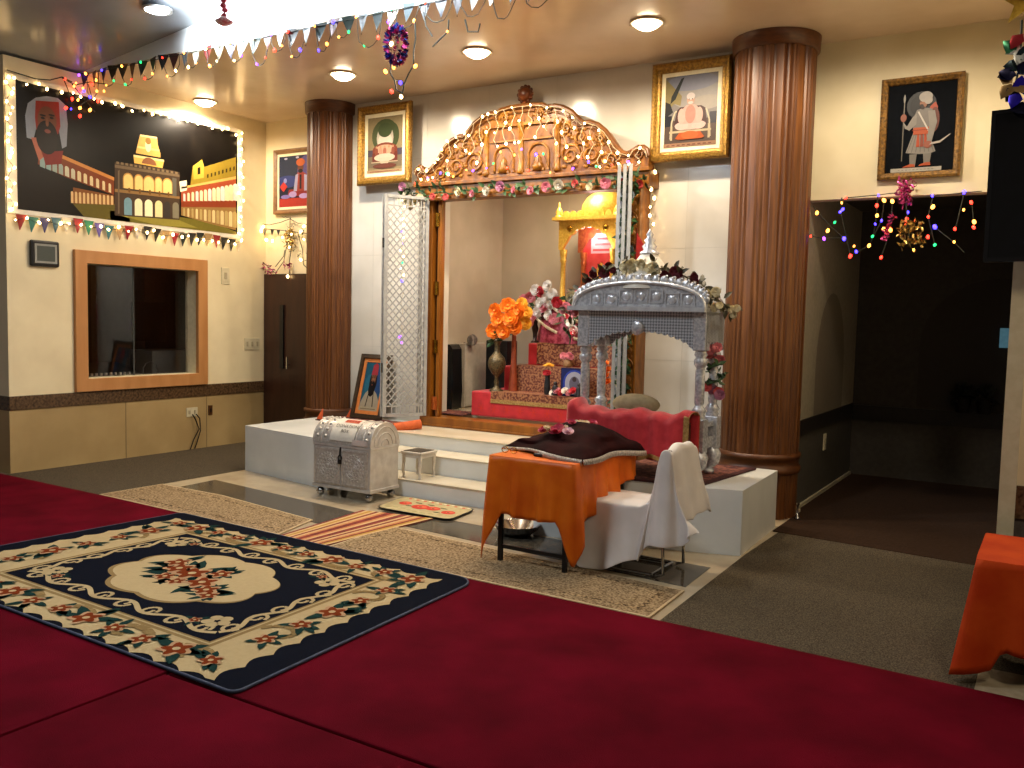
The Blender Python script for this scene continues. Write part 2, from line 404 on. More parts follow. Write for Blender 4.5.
# ------------------------------------------------------------------ ribbed wooden columns
def column(c, r, zt, label):
    t = thing('wooden_column', label, 'column', (c[0], c[1], 0))
    n = 132
    fl_ = lambda j, z: (1.0, 1.0, .965)[j % 3] if j % 12 < 9 else 1.0
    b = MB().lathe([(r, 0), (r, .40)], (c[0], c[1], 0), n, flute=fl_, smooth=False); b.build('plinth', m_wood, t)
    b = MB().lathe([(r+.012, .38), (r+.022, .39), (r+.022, .43), (r+.006, .44), (r+.006, .50), (r+.02, .51), (r+.02, .545), (r, .555)], (c[0], c[1], 0), 48); b.build('ring', m_teak2, t)
    b = MB().lathe([(r, .55), (r, zt-.12)], (c[0], c[1], 0), n, flute=fl_, smooth=False); b.build('shaft', m_wood, t)
    b = MB().lathe([(r+.006, zt-.125), (r+.022, zt-.12), (r+.03, zt-.002)], (c[0], c[1], 0), 48); b.build('capital', m_teak2, t)
    return t
m_teak2 = M('column_band_wood', '4a270e', '5c3414', rough=.4, scale=12, stretch=(1,1,4))
column((-7.32, 7.75), .268, ZC, 'ribbed brown wooden column between the dark door and the silver grille')
column((-2.21, 7.72), .335, ZC, 'thick ribbed brown wooden column beside the dark passage')

# ------------------------------------------------------------------ carpets that cover the floor
def slab(name, pts, z0, z1, mt, label, cat, bevel=.008, group=None):
    o = MB().prism(pts, z0, z1).build(name, mt, bevel=bevel); return tag(o, label, cat, group)
slab('grey_carpet', [(LW, 4.72), (-7.19, 4.69), (-7.24, 7.85), (LW, YL-.06)], 0, .006, m_grey, 'grey loop carpet strip along the cream wall under the window', 'carpet', .003)
slab('grey_carpet', [(-1.8, 4.51), (-.2, 4.475), (1.5, 4.44), (1.5, 5.5), (-.27, 5.5), (-.27, 6.89), (-.47, 6.9), (-1.83, 7.03), (-1.84, 6.2)], 0, .006, m_grey, 'grey loop carpet in front of the dark passage', 'carpet', .003)
slab('brown_carpet', [(-1.88, 7.05), (-.47, 6.91), (-.27, 6.9), (-.2, 10.36), (-1.92, 10.36), (-1.92, 8.1), (-1.88, 7.95)], 0, .008, m_brownc, 'brown carpet running into the dark passage', 'carpet', .003)
slab('red_carpet', [(-9.6, 4.72), (-6.9, 4.67), (-3.36, 4.52), (-3.36, -1.0), (-9.6, -1.0)], .001, .02, m_red, 'long crimson carpet reaching the window wall, mostly under the blue rug', 'carpet')
slab('red_carpet', [(-3.345, 4.52), (-.2, 4.46), (1.8, 4.42), (1.8, 2.52), (-3.345, 2.52)], .001, .02, m_red, 'crimson carpet between the blue rug and the red table', 'carpet')
slab('red_carpet', [(-3.345, 2.505), (1.8, 2.505), (1.8, -1.0), (-3.345, -1.0)], .001, .02, m_red, 'crimson carpet nearest the viewer, below a long seam', 'carpet')
# ------------------------------------------------------------------ helpers for flowers, bulbs and bunting
def petal_ring(mb, c, ax, r, n, lift, cup, mi, w=1.0, ph=0.):
    ax = Vector(ax).normalized(); X = ax.orthogonal().normalized(); Y = ax.cross(X); c = Vector(c)
    for k in range(n):
        a = 2*PI*k/n+ph; d = X*math.cos(a)+Y*math.sin(a); s_ = ax.cross(d)
        hw = w*r*math.sin(PI/n)*1.25
        p = [c, c+d*r*.55+s_*hw+ax*(lift*.5), c+d*r*.98+s_*hw*.55+ax*(lift+cup*.5), c+d*r*1.02+ax*(lift+cup), c+d*r*.98-s_*hw*.55+ax*(lift+cup*.5), c+d*r*.55-s_*hw+ax*(lift*.5)]
        q = c+d*r*.6+ax*(lift*.3)
        mb.add(p+[q], [(0,1,6),(1,2,6),(2,3,6),(3,4,6),(4,5,6),(5,0,6)], mi, True)
def rose(mb, c, ax, r, mi=0, ci=None):
    petal_ring(mb, c, ax, r, 6, r*.25, r*.1, mi)
    petal_ring(mb, Vector(c)+Vector(ax)*r*.12, ax, r*.75, 5, r*.4, r*.15, mi, 1, .5)
    petal_ring(mb, Vector(c)+Vector(ax)*r*.2, ax, r*.45, 4, r*.45, r*.0, mi if ci is None else ci, 1, .9)
    mb.ball(Vector(c)+Vector(ax)*r*.4, r*.22, 7, 5, mi=mi if ci is None else ci)
def leaf(mb, c, d, n, L, w, mi):
    c, d, n = Vector(c), Vector(d).normalized(), Vector(n); s_ = d.cross(n).normalized(); n = s_.cross(d)
    p = [c, c+d*L*.35+s_*w*.5+n*L*.06, c+d*L*.7+s_*w*.35+n*L*.05, c+d*L-n*L*.08, c+d*L*.7-s_*w*.35+n*L*.05, c+d*L*.35-s_*w*.5+n*L*.06, c+d*L*.35-n*L*.02, c+d*L*.7-n*L*.02]
    mb.add(p, [(0,1,6),(1,2,7,6),(2,3,7),(3,4,7),(4,5,6,7),(5,0,6)], mi, True)
def rv(a=1): return Vector((rnd.uniform(-a, a), rnd.uniform(-a, a), rnd.uniform(-a, a)))
def bulbs(parent, pts, r):
    for p, c in pts: child(bulb_me[c], 'bulb', parent, p, (rnd.uniform(-.6,.6), rnd.uniform(-.6,.6), 0), r*rnd.uniform(.65, 1.25))
def sag(p, q, d, n=8): return [p+(q-p)*(i/n)-Z3*(d*4*(i/n)*(1-i/n)) for i in range(n+1)]
FLAGC = {}
def flag_mesh(c):
    """hanging triangular flag, 1 wide and 1 tall, in the xz plane, slightly curled"""
    if c not in FLAGC:
        mb = MB(); P = []
        for j in range(6):
            t = j/5; hw = .5*(1-t)+.01
            P.append([(x*hw-.12*t, .06*math.sin(3*t+x)*t, -t) for x in (-1, -.33, .33, 1)])
        mb.grid(P)
        FLAGC[c] = mesh_only(mb, 'flag', M('flag_'+c, c, rough=.5, scale=6))
    return FLAGC[c]

# ------------------------------------------------------------------ palace banner on the left wall
bx = LW+.012
t = thing('palace_banner', 'wide dark banner of a lit palace at night on the cream wall', 'banner', (LW, 6.24, 2.55))
by0, bw, bz0, bh = 4.80, 2.90, 2.555, 1.33
MB().box(LW+.001, bx, by0, by0+bw, bz0, bz0+bh).build('border', M('banner_white_edge', 'd8d2c4', rough=.5), t)
iy0, iw, iz0, ih = 4.90, 2.715, 2.60, 1.235
a = Art((bx+.001, iy0, iz0), Y3, Z3, X3, iw, ih, M('night_sky_print', '090706', '110e0b', rough=.35, scale=4, spec=.2)); a.rough = .35
def B(px, py):
    p = at(0, LW+.013, px, py); return ((p.y-iy0)/iw, (p.z-iz0)/ih)
zz = lambda k, ox, oy: (lambda x, y: B(x/k+ox, y/k+oy))
zl = zz(4.515, 0, 60); zr_ = zz(6.4, 110, 120)
clampu = lambda P: [(min(1, max(0, x)), min(1, max(0, y))) for x, y in P]
def apx(f, pts, c, l): a.poly(clampu([f(*p) for p in pts]), c, l)
# ground
apx(zl, [(330,650),(520,650),(587,690),(587,735),(380,712)], '5d5320', 2.2)
apx(zr_, [(0,580),(440,620),(640,650),(805,715),(805,735),(500,712),(0,650)], '6a6226', 2.2)
apx(zr_, [(60,610),(440,640),(560,690),(300,675)], '8a8038', 2.5)
# left arcade
apx(zl, [(80,520),(200,480),(515,600),(515,660),(330,655),(80,670)], '120d09', 2)
apx(zl, [(180,400),(300,440),(515,540),(515,610),(300,530),(170,470)], '7b3c1e', 3)
apx(zl, [(330,575),(515,612),(515,655),(330,648)], '7a4a22', 3)
apx(zl, [(280,428),(515,530),(515,545),(280,445)], 'c88442', 4)
for k in range(12):
    q = k/11; x = 180+310*q; w_ = 34-18*q; y1 = 430+125*q; y0 = 480+115*q
    p0, p1 = zl(x, y0), zl(x+w_*.7, y0+w_*.3); p2 = zl(x, y1)
    a.arch(p0[0], p1[0], p0[1], p2[1], ('8fa8a2', '9aa79a', 'c9c2a4', 'd8c496')[min(3, k//2)], 5, dy=p1[1]-p0[1])
for k in range(11):
    q = k/10; x = 320+180*q; p0, p1, p2 = zl(x, 645+8*q), zl(x+11, 646+8*q), zl(x, 592+20*q)
    a.arch(p0[0], p1[0], p0[1], p2[1], 'd2b27a', 5)
# central palace
apx(zr_, [(30,270),(180,285),(340,310),(445,335),(445,640),(30,610)], '46372a', 3)
apx(zr_, [(30,440),(445,490),(445,505),(30,460)], '8a6a40', 5); apx(zr_, [(30,285),(445,350),(445,365),(30,305)], '6e5d48', 5)
for k in range(14):
    x = 40+k*29; p = zr_(x, 280+k*5); a.rect(p[0], p[1], p[0]+.012, p[1]+.02, '7a684e', 4)
for x0, x1 in ((88,145),(160,208),(217,280),(290,330),(340,395)):
    p0, p1, p2 = zr_(x0, 425+x0*.12), zr_(x1, 425+x1*.12), zr_(x0, 332+x0*.13)
    a.arch(p0[0]-.004, p1[0]+.004, p0[1], p2[1]+.012, 'b98a48', 6, dy=p1[1]-p0[1]); a.arch(p0[0], p1[0], p0[1], p2[1], 'ecc57a', 7, dy=p1[1]-p0[1])
    c0 = zr_((x0+x1)/2+6, 455+x0*.1); a.rect(c0[0]-.004, c0[1], c0[0]+.004, c0[1]+.04, '6b4a20', 8)
for i, (x0, x1) in enumerate(((90,140),(158,207),(222,272),(288,335),(345,385),(400,440))):
    p0, p1, p2 = zr_(x0, 600+x0*.07), zr_(x1, 600+x1*.07), zr_(x0, 485+x0*.1)
    a.arch(p0[0], p1[0], p0[1], p2[1], ('6f93a0', 'e6dcb4', 'efe4bc', 'e2cf98', '3a3430', '7a7460')[i], 6, dy=p1[1]-p0[1])
apx(zr_, [(50,325),(60,320),(60,600),(50,600)], '6a5a48', 6); apx(zr_, [(398,370),(425,375),(425,490),(398,485)], '5e5a50', 6)
# tower
apx(zr_, [(150,228),(345,262),(335,308),(155,276)], 'e2b25a', 4)
apx(zr_, [(165,205),(180,140),(192,95),(300,112),(305,160),(322,215),(322,240),(165,212)], 'd9ab5c', 5)
apx(zr_, [(150,222),(345,255),(345,268),(150,236)], 'f3d898', 6); apx(zr_, [(175,165),(315,190),(315,202),(172,178)], 'f0cc80', 6); apx(zr_, [(192,92),(300,110),(300,120),(192,104)], 'f3dca0', 6)
p = zr_(243, 165); a.ell(p[0], p[1], .014, .055, 'fbe8b0', 7); p = zr_(243, 135); a.ell(p[0], p[1], .013, .03, '9a7236', 8)
p = zr_(250, 285); a.ell(p[0], p[1], .034, .06, '8a5a3c', 7, a0=0, a1=180)
# right wing
apx(zr_, [(515,410),(530,295),(588,252),(603,300),(805,238),(805,360),(515,425)], '8a7426', 3)
apx(zr_, [(530,296),(588,254),(600,300),(600,370),(535,380)], 'b4963a', 4); apx(zr_, [(560,305),(578,300),(578,345),(560,350)], '1c150a', 5)
for k in range(8):
    x = 620+k*24; apx(zr_, [(x,372-k*7),(x+10,369-k*7),(x+10,345-k*7),(x,348-k*7)], '3c300e', 5)
apx(zr_, [(455,445),(805,378),(805,530),(455,528)], '97462a', 4); apx(zr_, [(455,428),(805,360),(805,378),(455,442)], 'c9a058', 5)
apx(zr_, [(455,526),(805,515),(805,560),(455,556)], '7e3820', 5); apx(zr_, [(455,550),(805,555),(805,705),(640,665),(455,610)], '8a6a3c', 4)
for k in range(13):
    q = k/12; x = 468+q*318; w_ = 14+16*q
    p0, p1, p2 = zr_(x, 518-4*q), zr_(x+w_, 518-4*q), zr_(x, 470-65*q)
    a.arch(p0[0], p1[0], p0[1], p2[1], 'e0cfa4' if k % 3 else 'c4c8c0', 6)
    p0, p1, p2 = zr_(x, 612+75*q), zr_(x+w_*.8, 612+76*q), zr_(x, 562+22*q)
    a.arch(p0[0], p1[0], p0[1], p2[1], 'cdb884' if k % 2 else 'a8925c', 6)
apx(zr_, [(443,395),(490,385),(492,450),(450,460)], 'e6dcc0', 5)
# elder
apx(zl, [(120,350),(113,250),(125,195),(160,170),(210,163),(260,172),(296,205),(305,290),(300,390),(280,400),(262,300),(165,300),(150,360)], '8d939c', 6)
apx(zl, [(160,183),(265,190),(272,300),(262,335),(165,330),(157,260)], '8b2c1d', 7)
p = zl(212, 275); a.ell(p[0], p[1], .036, .115, '6e4028', 8)
p = zl(212, 350); a.ell(p[0], p[1], .042, .135, '17100d', 9); p = zl(214, 322); a.ell(p[0], p[1], .012, .016, '7a3f34', 10); p = zl(216, 305); a.ell(p[0], p[1], .022, .012, '1d1410', 10)
for x in (192, 232):
    p = zl(x, 262); a.ell(p[0], p[1], .008, .01, '1c110c', 10); p = zl(x, 250); a.ell(p[0], p[1], .012, .008, '1c110c', 10)
p = zl(212, 282); a.ell(p[0], p[1], .006, .035, '7d4c32', 10)
apx(zl, [(190,415),(285,410),(275,470),(205,475)], '7c241c', 7); apx(zl, [(140,350),(165,350),(195,440),(175,455)], 'b56a52', 7)
# reflections the print itself shows are left to the renderer
a.build('print', t)

# ------------------------------------------------------------------ fairy lights and bunting around the banner
t = thing('fairy_lights', 'warm white fairy lights taped around the edge of the palace banner', 'string lights', (LW, 4.85, 2.55))
mb = MB(); pts = []
wp = []
zt = bz0+bh
for i in range(22): z = bz0+.03+(bh-.06)*i/21; wp.append(Vector((bx+.02, 4.825+.03*math.sin(i*2.1), z)))
for i in range(24): y = 4.86+2.72*i/23; wp.append(Vector((bx+.02, y, zt-.04-.035*abs(math.sin(i*1.3)))))
for i in range(20): z = zt-.04-(bh-.02)*i/19; wp.append(Vector((bx+.02, 7.65+.02*math.sin(i*2.7), z)))
for i in range(26): y = 7.65-2.8*i/25; wp.append(Vector((bx+.03, y, bz0-.03-.04*abs(math.sin(i*1.7)))))
mb.tube(wp, .003, 4).build('wire', m_wire, t)
bulbs(t, [(p+Vector((.012, rnd.uniform(-.02,.02), rnd.uniform(-.02,.02))), 'warm') for i, p in enumerate(wp)], .012)

t = thing('bunting', 'small multicoloured triangle bunting along the bottom of the palace banner', 'bunting', (LW, 4.85, 2.45))
n = 24; mb = MB(); P = [Vector((LW+.034, 4.86+2.83*i/n, 2.555-.02*math.sin(i*.9))) for i in range(n+1)]
mb.tube(P, .003, 4).build('string', m_wirew, t)
cs = ['8c1f1c','2e6a62','33295a','3b5f6a','e0d4bc','9a1e1e','1f7a52','4b3c8a','28616a','9c7a4c','8f1220','d8cdb8','15161a','17181b','a88958','8a1620','1c2420','16181a','1b2224','a3865a','7c1a1c','14171a','1d2022','d0c4a8']
for i in range(n):
    child(flag_mesh(cs[i]), 'flag', t, (P[i]+P[i+1])/2+X3*.008, (rnd.uniform(-.15,.15), 0, PI/2), (.112, .1, .15))

# ------------------------------------------------------------------ small fittings on the left wall
p = at(0, LW, 28.5, 266); q = at(0, LW, 57, 242)
t = thing('wall_display', 'small black framed wall display under the left end of the banner', 'wall display', (LW, (p.y+q.y)/2, p.z))
MB().box(LW+.001, LW+.05, p.y, q.y, p.z, q.z).build('housing', m_black, t, bevel=.02)
MB().rings((LW+.049, p.y+.035, p.z+.035), Y3, Z3, X3, q.y-p.y-.07, q.z-p.z-.07, [(0, .0), (0, .008), (.02, .008), (.02, .003)]).build('bezel', paint('8d8d86'), t)
MB().box(LW+.05, LW+.053, p.y+.055, q.y-.055, p.z+.055, q.z-.055).build('screen', paint('4a4f4a'), t)
def plate(name, x0, y0, x1, y1, label, cat, mt=m_plate, part='switch', cnt=1):
    p = at(0, LW, x0, y1); q = at(0, LW, x1, y0)
    t = thing(name, label, cat, (LW, (p.y+q.y)/2, p.z))
    MB().box(LW+.001, LW+.012, p.y, q.y, p.z, q.z).build('plate', mt, t, bevel=.003)
    for k in range(cnt):
        w_ = (q.y-p.y)/cnt; MB().box(LW+.012, LW+.02, p.y+w_*(k+.35), p.y+w_*(k+.65), p.z+(q.z-p.z)*.3, p.z+(q.z-p.z)*.7).build(part, paint('a59b80') if mt is m_plate else m_black, t)
    return t
plate('thermostat', 221, 268, 229, 284, 'small ivory thermostat on the wall right of the control room window', 'thermostat', part='dial')
plate('light_switch', 244, 338, 259, 350, 'ivory switch plate with three toggles beside the dark door', 'light switch', part='toggle', cnt=3)
plate('power_outlet', 186, 407, 197, 417, 'ivory outlet box with cords plugged in, low on the beige dado', 'outlet', part='socket', cnt=2)
plate('power_outlet', 208, 405, 212, 415, 'brown outlet plate low on the beige dado beside the corded outlet', 'outlet', mt=paint('4a2c12'), part='socket', cnt=1)
p = at(0, LW+.03, 196, 414)
mb = MB(); mb.tube([p, p+Vector((.03,.03,-.05)), p+Vector((.03,.04,-.2)), p+Vector((.02,.0,-.33)), Vector((LW+.03, p.y-.02, .012))], .007, 6)
mb.tube([p+Vector((0,-.05,0)), p+Vector((.03,-.03,-.06)), p+Vector((.03,.02,-.18)), p+Vector((.02,-.05,-.3)), Vector((LW+.04, p.y-.09, .012))], .007, 6)
tag(mb.build('power_lead', paint('1c1612')), 'two brown cords hanging from the ivory outlet to the carpet', 'cable')

# ------------------------------------------------------------------ things seen through the control room window
p0 = LW-.6
mb = MB(); t = thing('mixing_console', 'black mixing console with a row of pale faders behind the window', 'mixing console', (p0-.3, 6.25, .80))
MB().ext([(p0-.55, 5.75, .80), (p0, 5.75, .80), (p0, 5.75, .86), (p0-.55, 5.75, 1.0)], (0, 1.0, 0)).build('body', m_black, t)
for k in range(14): child(mesh_only(MB().box(-.012,.012,-.012,.012,0,.03), 'fader', paint('cfc9b8')) if k == 0 else fm, 'fader', t, (p0-.06, 5.85+.06*k, .88)); fm = t.children[-1].data
mb = MB().box(LW-1.5, LW-.3, 5.2, 7.9, .74, .80); mb.box(LW-1.5, LW-1.45, 5.2, 5.3, 0, .74); mb.box(LW-.4, LW-.35, 7.8, 7.9, 0, .74); mb.box(LW-.4, LW-.35, 5.2, 5.3, 0, .74)
tag(mb.build('control_desk', paint('332a22')), 'dark desk behind the control room window carrying the mixing console', 'desk')
for q, lb in ((5.7, 'loop of grey cable left of the mixing console'), (6.85, 'loop of grey cable right of the mixing console')):
    mb = MB().tube([Vector((p0-.05+.02*math.cos(3*k), q+.1*math.cos(2*PI*k/20), .92+.1*math.sin(2*PI*k/20))) for k in range(20)], .006, 5, closed=True)
    tag(mb.build('cable_loop', paint('5b5b55')), lb, 'cable')
MB().box(LW-1.3, LW-1.22, 7.05, 7.5, 1.25, 1.75).build('monitor', m_black)['label'] = 'black monitor hanging at the right side inside the control room'
bpy.data.objects['monitor']['category'] = 'monitor'
tag(MB().box(LW-1.2, LW-.75, 6.95, 7.6, .80, 1.15).build('equipment_case', paint('6b6a64'), bevel=.01), 'pale grey equipment case on the desk inside the control room', 'case')

# ------------------------------------------------------------------ framed pictures
def framed(name, label, cat, O, U, V, Nn, w, h, prof, fm, mat_w, art, bg, matm=None, k=.78):
    O, U, V, Nn = map(Vector, (O, U, V, Nn))
    t = thing(name, label, cat, O+U*w/2)
    MB().rings(O, U, V, Nn, w, h, prof).build('frame', fm, t)
    fwid = prof[-1][0]
    MB().poly([O+U*a+V*b-Nn*.004 for a, b in ((.01,.01),(.01,h-.01),(w-.01,h-.01),(w-.01,.01))]).build('backing', m_black, t)
    if mat_w:
        MB().rings(O+U*fwid+V*fwid, U, V, Nn, w-2*fwid, h-2*fwid, [(0, .012), (mat_w, .012), (mat_w, .006)]).build('mat_board', matm or m_ivory, t)
    e = fwid+mat_w
    a = Art(O+U*e+V*e+Nn*.005, U, V, Nn, w-2*e, h-2*e, bg, k); art(a); a.build('picture', t)
    return t
GP = [(0, .0), (0, .035), (.015, .055), (.04, .06), (.06, .035), (.08, .03), (.09, .014)]
m_gilt = M('old_gilt_frame', '6e4e1c', 'a07a30', rough=.35, metal=.55, scale=50, bump=.6, bscale=70)
m_giltd = M('dark_gilt_frame', '4b3414', '7d5a22', rough=.4, metal=.4, scale=50, bump=.6, bscale=70)
def hung(y, pts, lean=.0):
    P = [at(1, y, *p) for p in pts]; x0 = (P[0].x+P[3].x)/2; x1 = (P[1].x+P[2].x)/2; z1 = (P[0].z+P[1].z)/2; z0 = (P[2].z+P[3].z)/2
    return x0, x1, z0, z1
x0, x1, z0, z1 = hung(7.72, ((361,107),(413,102),(412,182),(358,187)))
def art1(a):
    a.poly([(0,0),(1,0),(1,1),(0,1)], '9a8763'); a.rect(0, .1, 1, .3, '7d6f58'); a.rect(0, .3, 1, .42, '4d4556')
    for cx, cy, rx, ry, c in ((.5,.7,.36,.26,'46512f'),(.3,.66,.18,.22,'4c5636'),(.72,.66,.18,.22,'414b2a'),(.5,.62,.24,.24,'b9b1a2'),(.5,.55,.2,.18,'cfc8b8'),(.5,.76,.2,.13,'3e4a2c')): a.ell(cx, cy, rx, ry, c)
    a.ell(.5, .4, .36, .14, '7f3a26'); a.rect(.14, .2, .86, .36, '6e2f22'); a.ell(.5, .42, .28, .08, 'c9a184')
    for k in range(5): a.ell(.26+.12*k, .38, .05, .075, ('8a4632','c08a70','a8604a','c9a080','8c4a38')[k]); a.ell(.26+.12*k, .46, .028, .022, 'b98a68')
    a.ell(.5, .27, .3, .07, 'd9c6ae'); a.poly([(.3,.27),(.7,.27),(.58,.14),(.42,.14)], 'd3bfa8'); a.rect(.12, .18, .88, .2, 'c9b493'); a.ell(.5, .12, .34, .045, '6c3a2c')
    a.rect(0, 0, 1, .05, 'b99a70'); a.rect(.08, .018, .92, .03, '8c4a34')
framed('framed_painting', 'gilt framed painting of figures under a tree, right of the left column', 'painting', (x0, 7.72, z0), X3, Z3, -Y3, x1-x0, z1-z0, GP, m_gilt, .04, art1, 'a08c66', k=.72)
x0, x1, z0, z1 = hung(7.72, ((653,66),(733,55),(730,158),(652,163)))
def art2(a):
    a.rect(0, .36, 1, 1, '8b8580'); a.ell(.6, .72, .5, .2, 'a49e98'); a.ell(.5, .9, .5, .12, '8e90a0'); a.ell(.8, .6, .3, .1, 'b0a698')
    a.rect(0, 0, 1, .38, '5e4a3e'); a.poly([(0,.5),(.18,.62),(.3,.58),(.32,.72),(0,.98)], '9a8a58'); a.poly([(0,.42),(.16,.5),(.1,.62),(0,.66)], '2b2a2c'); a.poly([(.1,.62),(.2,.68),(.36,.98),(.3,.96),(.12,.72)], '2c302c')
    a.rect(0, .3, .14, .45, '23222c'); a.rect(.86, .3, 1, .46, '33303a')
    for s in (0, 1):
        f = (lambda x: x) if s == 0 else (lambda x: 1-x)
        a.line([(f(.12), .12), (f(.14), .36), (f(.2), .5), (f(.3), .52)], .014, 'd8c8aa')
    a.poly([(.18,.3),(.82,.3),(.78,.52),(.7,.56),(.3,.56),(.24,.52)], '4a2f2c'); a.rect(.1, .2, .9, .23, 'cbb893'); a.rect(.12, .1, .16, .3, 'cbb893'); a.rect(.84, .1, .88, .3, 'cbb893')
    a.ell(.5, .30, .3, .065, 'ddb8ac'); a.ell(.34, .29, .13, .055, 'e2c0b4'); a.ell(.66, .29, .13, .055, 'e2c0b4')
    a.poly([(.3,.32),(.7,.32),(.7,.5),(.58,.58),(.42,.58),(.3,.5)], 'd9ac9e'); a.ell(.5, .45, .1, .13, 'c08a78'); a.ell(.33, .43, .07, .11, 'dcb2a4'); a.ell(.67, .43, .07, .11, 'dcb2a4')
    a.ell(.5, .65, .075, .075, 'c99c86'); a.ell(.5, .7, .08, .05, 'ddd0c8'); a.ell(.5, .61, .05, .02, 'd8c9c0'); a.ell(.47, .66, .01, .008, '3a2620'); a.ell(.53, .66, .01, .008, '3a2620')
    a.poly([(.3,.2),(.7,.2),(.78,.12),(.72,.1),(.28,.1),(.22,.12)], 'c2571d'); a.ell(.5, .16, .17, .055, 'd0662a')
    a.rect(0, 0, 1, .055, 'b08462')
    for k in range(9): a.rect(.06+.1*k, .018, .06+.1*k+.06, .034, '7c4a34')
framed('framed_painting', 'gilt framed painting of a pale seated elder above an orange cushion', 'painting', (x0, 7.72, z0), X3, Z3, -Y3, x1-x0, z1-z0, GP, m_gilt, .035, art2, '8b8580', k=.68)
x0, x1, z0, z1 = hung(YH-.02, ((883,81),(965,71.5),(961,176),(877,181)))
def art3(a):
    a.ell(.5, .75, .22, .16, '1d2124'); a.ell(.5, .75, .17, .125, '0b0e12')
    a.line([(.245,.13),(.245,.86)], .008, '6d6860'); a.ell(.245, .84, .016, .05, '8d8a84')
    a.poly([(.7,.55),(.74,.72),(.7,.78),(.62,.72),(.62,.55)], 'a8442a'); a.ell(.7, .58, .07, .14, '6a3428')
    a.poly([(.4,.45),(.62,.45),(.74,.22),(.66,.2),(.5,.2),(.3,.22)], '8a857e')
    for k in range(7): a.line([(.42+.03*k,.44), (.32+.065*k,.22)], .007, '75706c')
    for k in range(3): a.poly([(.46+.05*k,.44),(.49+.05*k,.44),(.5+.06*k,.28),(.45+.06*k,.28)], 'ad4a2c' if k % 2 == 0 else '8c4534')
    a.poly([(.36,.2),(.47,.2),(.45,.06),(.37,.06)], '7c7770'); a.poly([(.56,.2),(.68,.2),(.66,.07),(.58,.07)], '7c7770')
    a.poly([(.26,.055),(.45,.055),(.44,.085),(.38,.09),(.3,.07)], 'b0522e'); a.poly([(.5,.065),(.68,.065),(.67,.1),(.6,.1),(.52,.08)], 'b0522e')
    a.poly([(.4,.45),(.62,.45),(.7,.62),(.66,.7),(.56,.72),(.44,.7),(.38,.6)], '77726d'); a.rect(.4, .42, .63, .5, 'b2502a'); a.line([(.62,.46),(.46,.68)], .012, 'c4bdb4'); a.line([(.38,.47),(.64,.47)], .005, '7c3018')
    a.poly([(.6,.68),(.7,.68),(.74,.55),(.68,.34),(.6,.33),(.63,.52)], '88837d'); a.ell(.62, .3, .06, .04, '9a5a48')
    a.poly([(.44,.66),(.38,.62),(.3,.52),(.24,.58),(.27,.5),(.34,.47),(.44,.54)], '88837d'); a.ell(.245, .62, .045, .045, '8a5240')
    a.ell(.53, .77, .055, .055, '93624a'); a.ell(.56, .84, .1, .06, 'a09b94'); a.ell(.6, .8, .06, .045, 'a29c94'); a.ell(.5, .745, .035, .014, '1c120e'); a.ell(.52, .72, .03, .02, '2a1a14'); a.ell(.49, .785, .008, .008, '160e0a')
    a.poly([(.64,.295),(.7,.3),(.8,.31),(.95,.4),(.93,.4),(.8,.335),(.68,.32)], 'b3aba3')
    a.rect(.09, .0, .84, .045, 'b4aea2')
    for k in range(10): a.rect(.2+.055*k, .018, .2+.055*k+.03, .026, '8a857c')
FP = [(0, .0), (0, .03), (.02, .035), (.05, .02), (.055, .008)]
framed('framed_painting', 'framed painting of a standing warrior with a spear on black, above the dark passage', 'painting', (x0, YH-.02, z0), X3, Z3, -Y3, x1-x0, z1-z0, FP, m_giltd, 0, art3, M('black_canvas', '05070b', '080b10', rough=.8, spec=.08))
x0, x1, z0, z1 = hung(YL-.02, ((275,151),(318,146),(318,213),(275,214)))
def art4(a):
    a.rect(0, .16, 1, 1, '1b2238'); a.ell(.3, .8, .4, .25, '2a3146'); a.ell(.25, .5, .35, .12, '34407a'); a.ell(.18, .52, .05, .05, '8a90c8'); a.ell(.85, .7, .3, .3, '5a4a86'); a.ell(.2, .95, .05, .02, 'b8b4d0'); a.ell(.55, .96, .05, .02, 'b8b4d0')
    a.rect(0, 0, 1, .17, 'b8382e'); a.poly([(.25,.2),(.95,.2),(.9,.34),(.3,.34)], '8f2a2a'); a.poly([(.45,.3),(.85,.3),(.82,.62),(.7,.68),(.55,.66)], '9c3a30'); a.poly([(.44,.3),(.54,.3),(.58,.64),(.5,.62)], 'a9a6c4'); a.poly([(.76,.3),(.9,.3),(.84,.6),(.76,.62)], 'a9a6c4'); a.poly([(.62,.34),(.68,.34),(.68,.62),(.62,.62)], '241c22')
    a.ell(.65, .76, .09, .075, '6a3c2c'); a.ell(.65, .86, .13, .075, 'bf5a26'); a.ell(.65, .69, .07, .04, '241812')
    a.poly([(.02,.4),(.14,.3),(.26,.4),(.14,.5)], 'c83a34'); a.ell(.42, .24, .12, .06, 'b49ad0'); a.ell(.75, .2, .14, .05, 'c0a2d8'); a.ell(.2, .2, .14, .04, '8a7ac0')
framed('framed_picture', 'framed picture of a seated figure in red on dark blue, half behind the left column', 'picture', (x0, YL-.02, z0), X3, Z3, -Y3, x1-x0, z1-z0, FP, M('brown_picture_frame', '6c4c2c', '7f5c38', rough=.45), .03, art4, '1b2238')

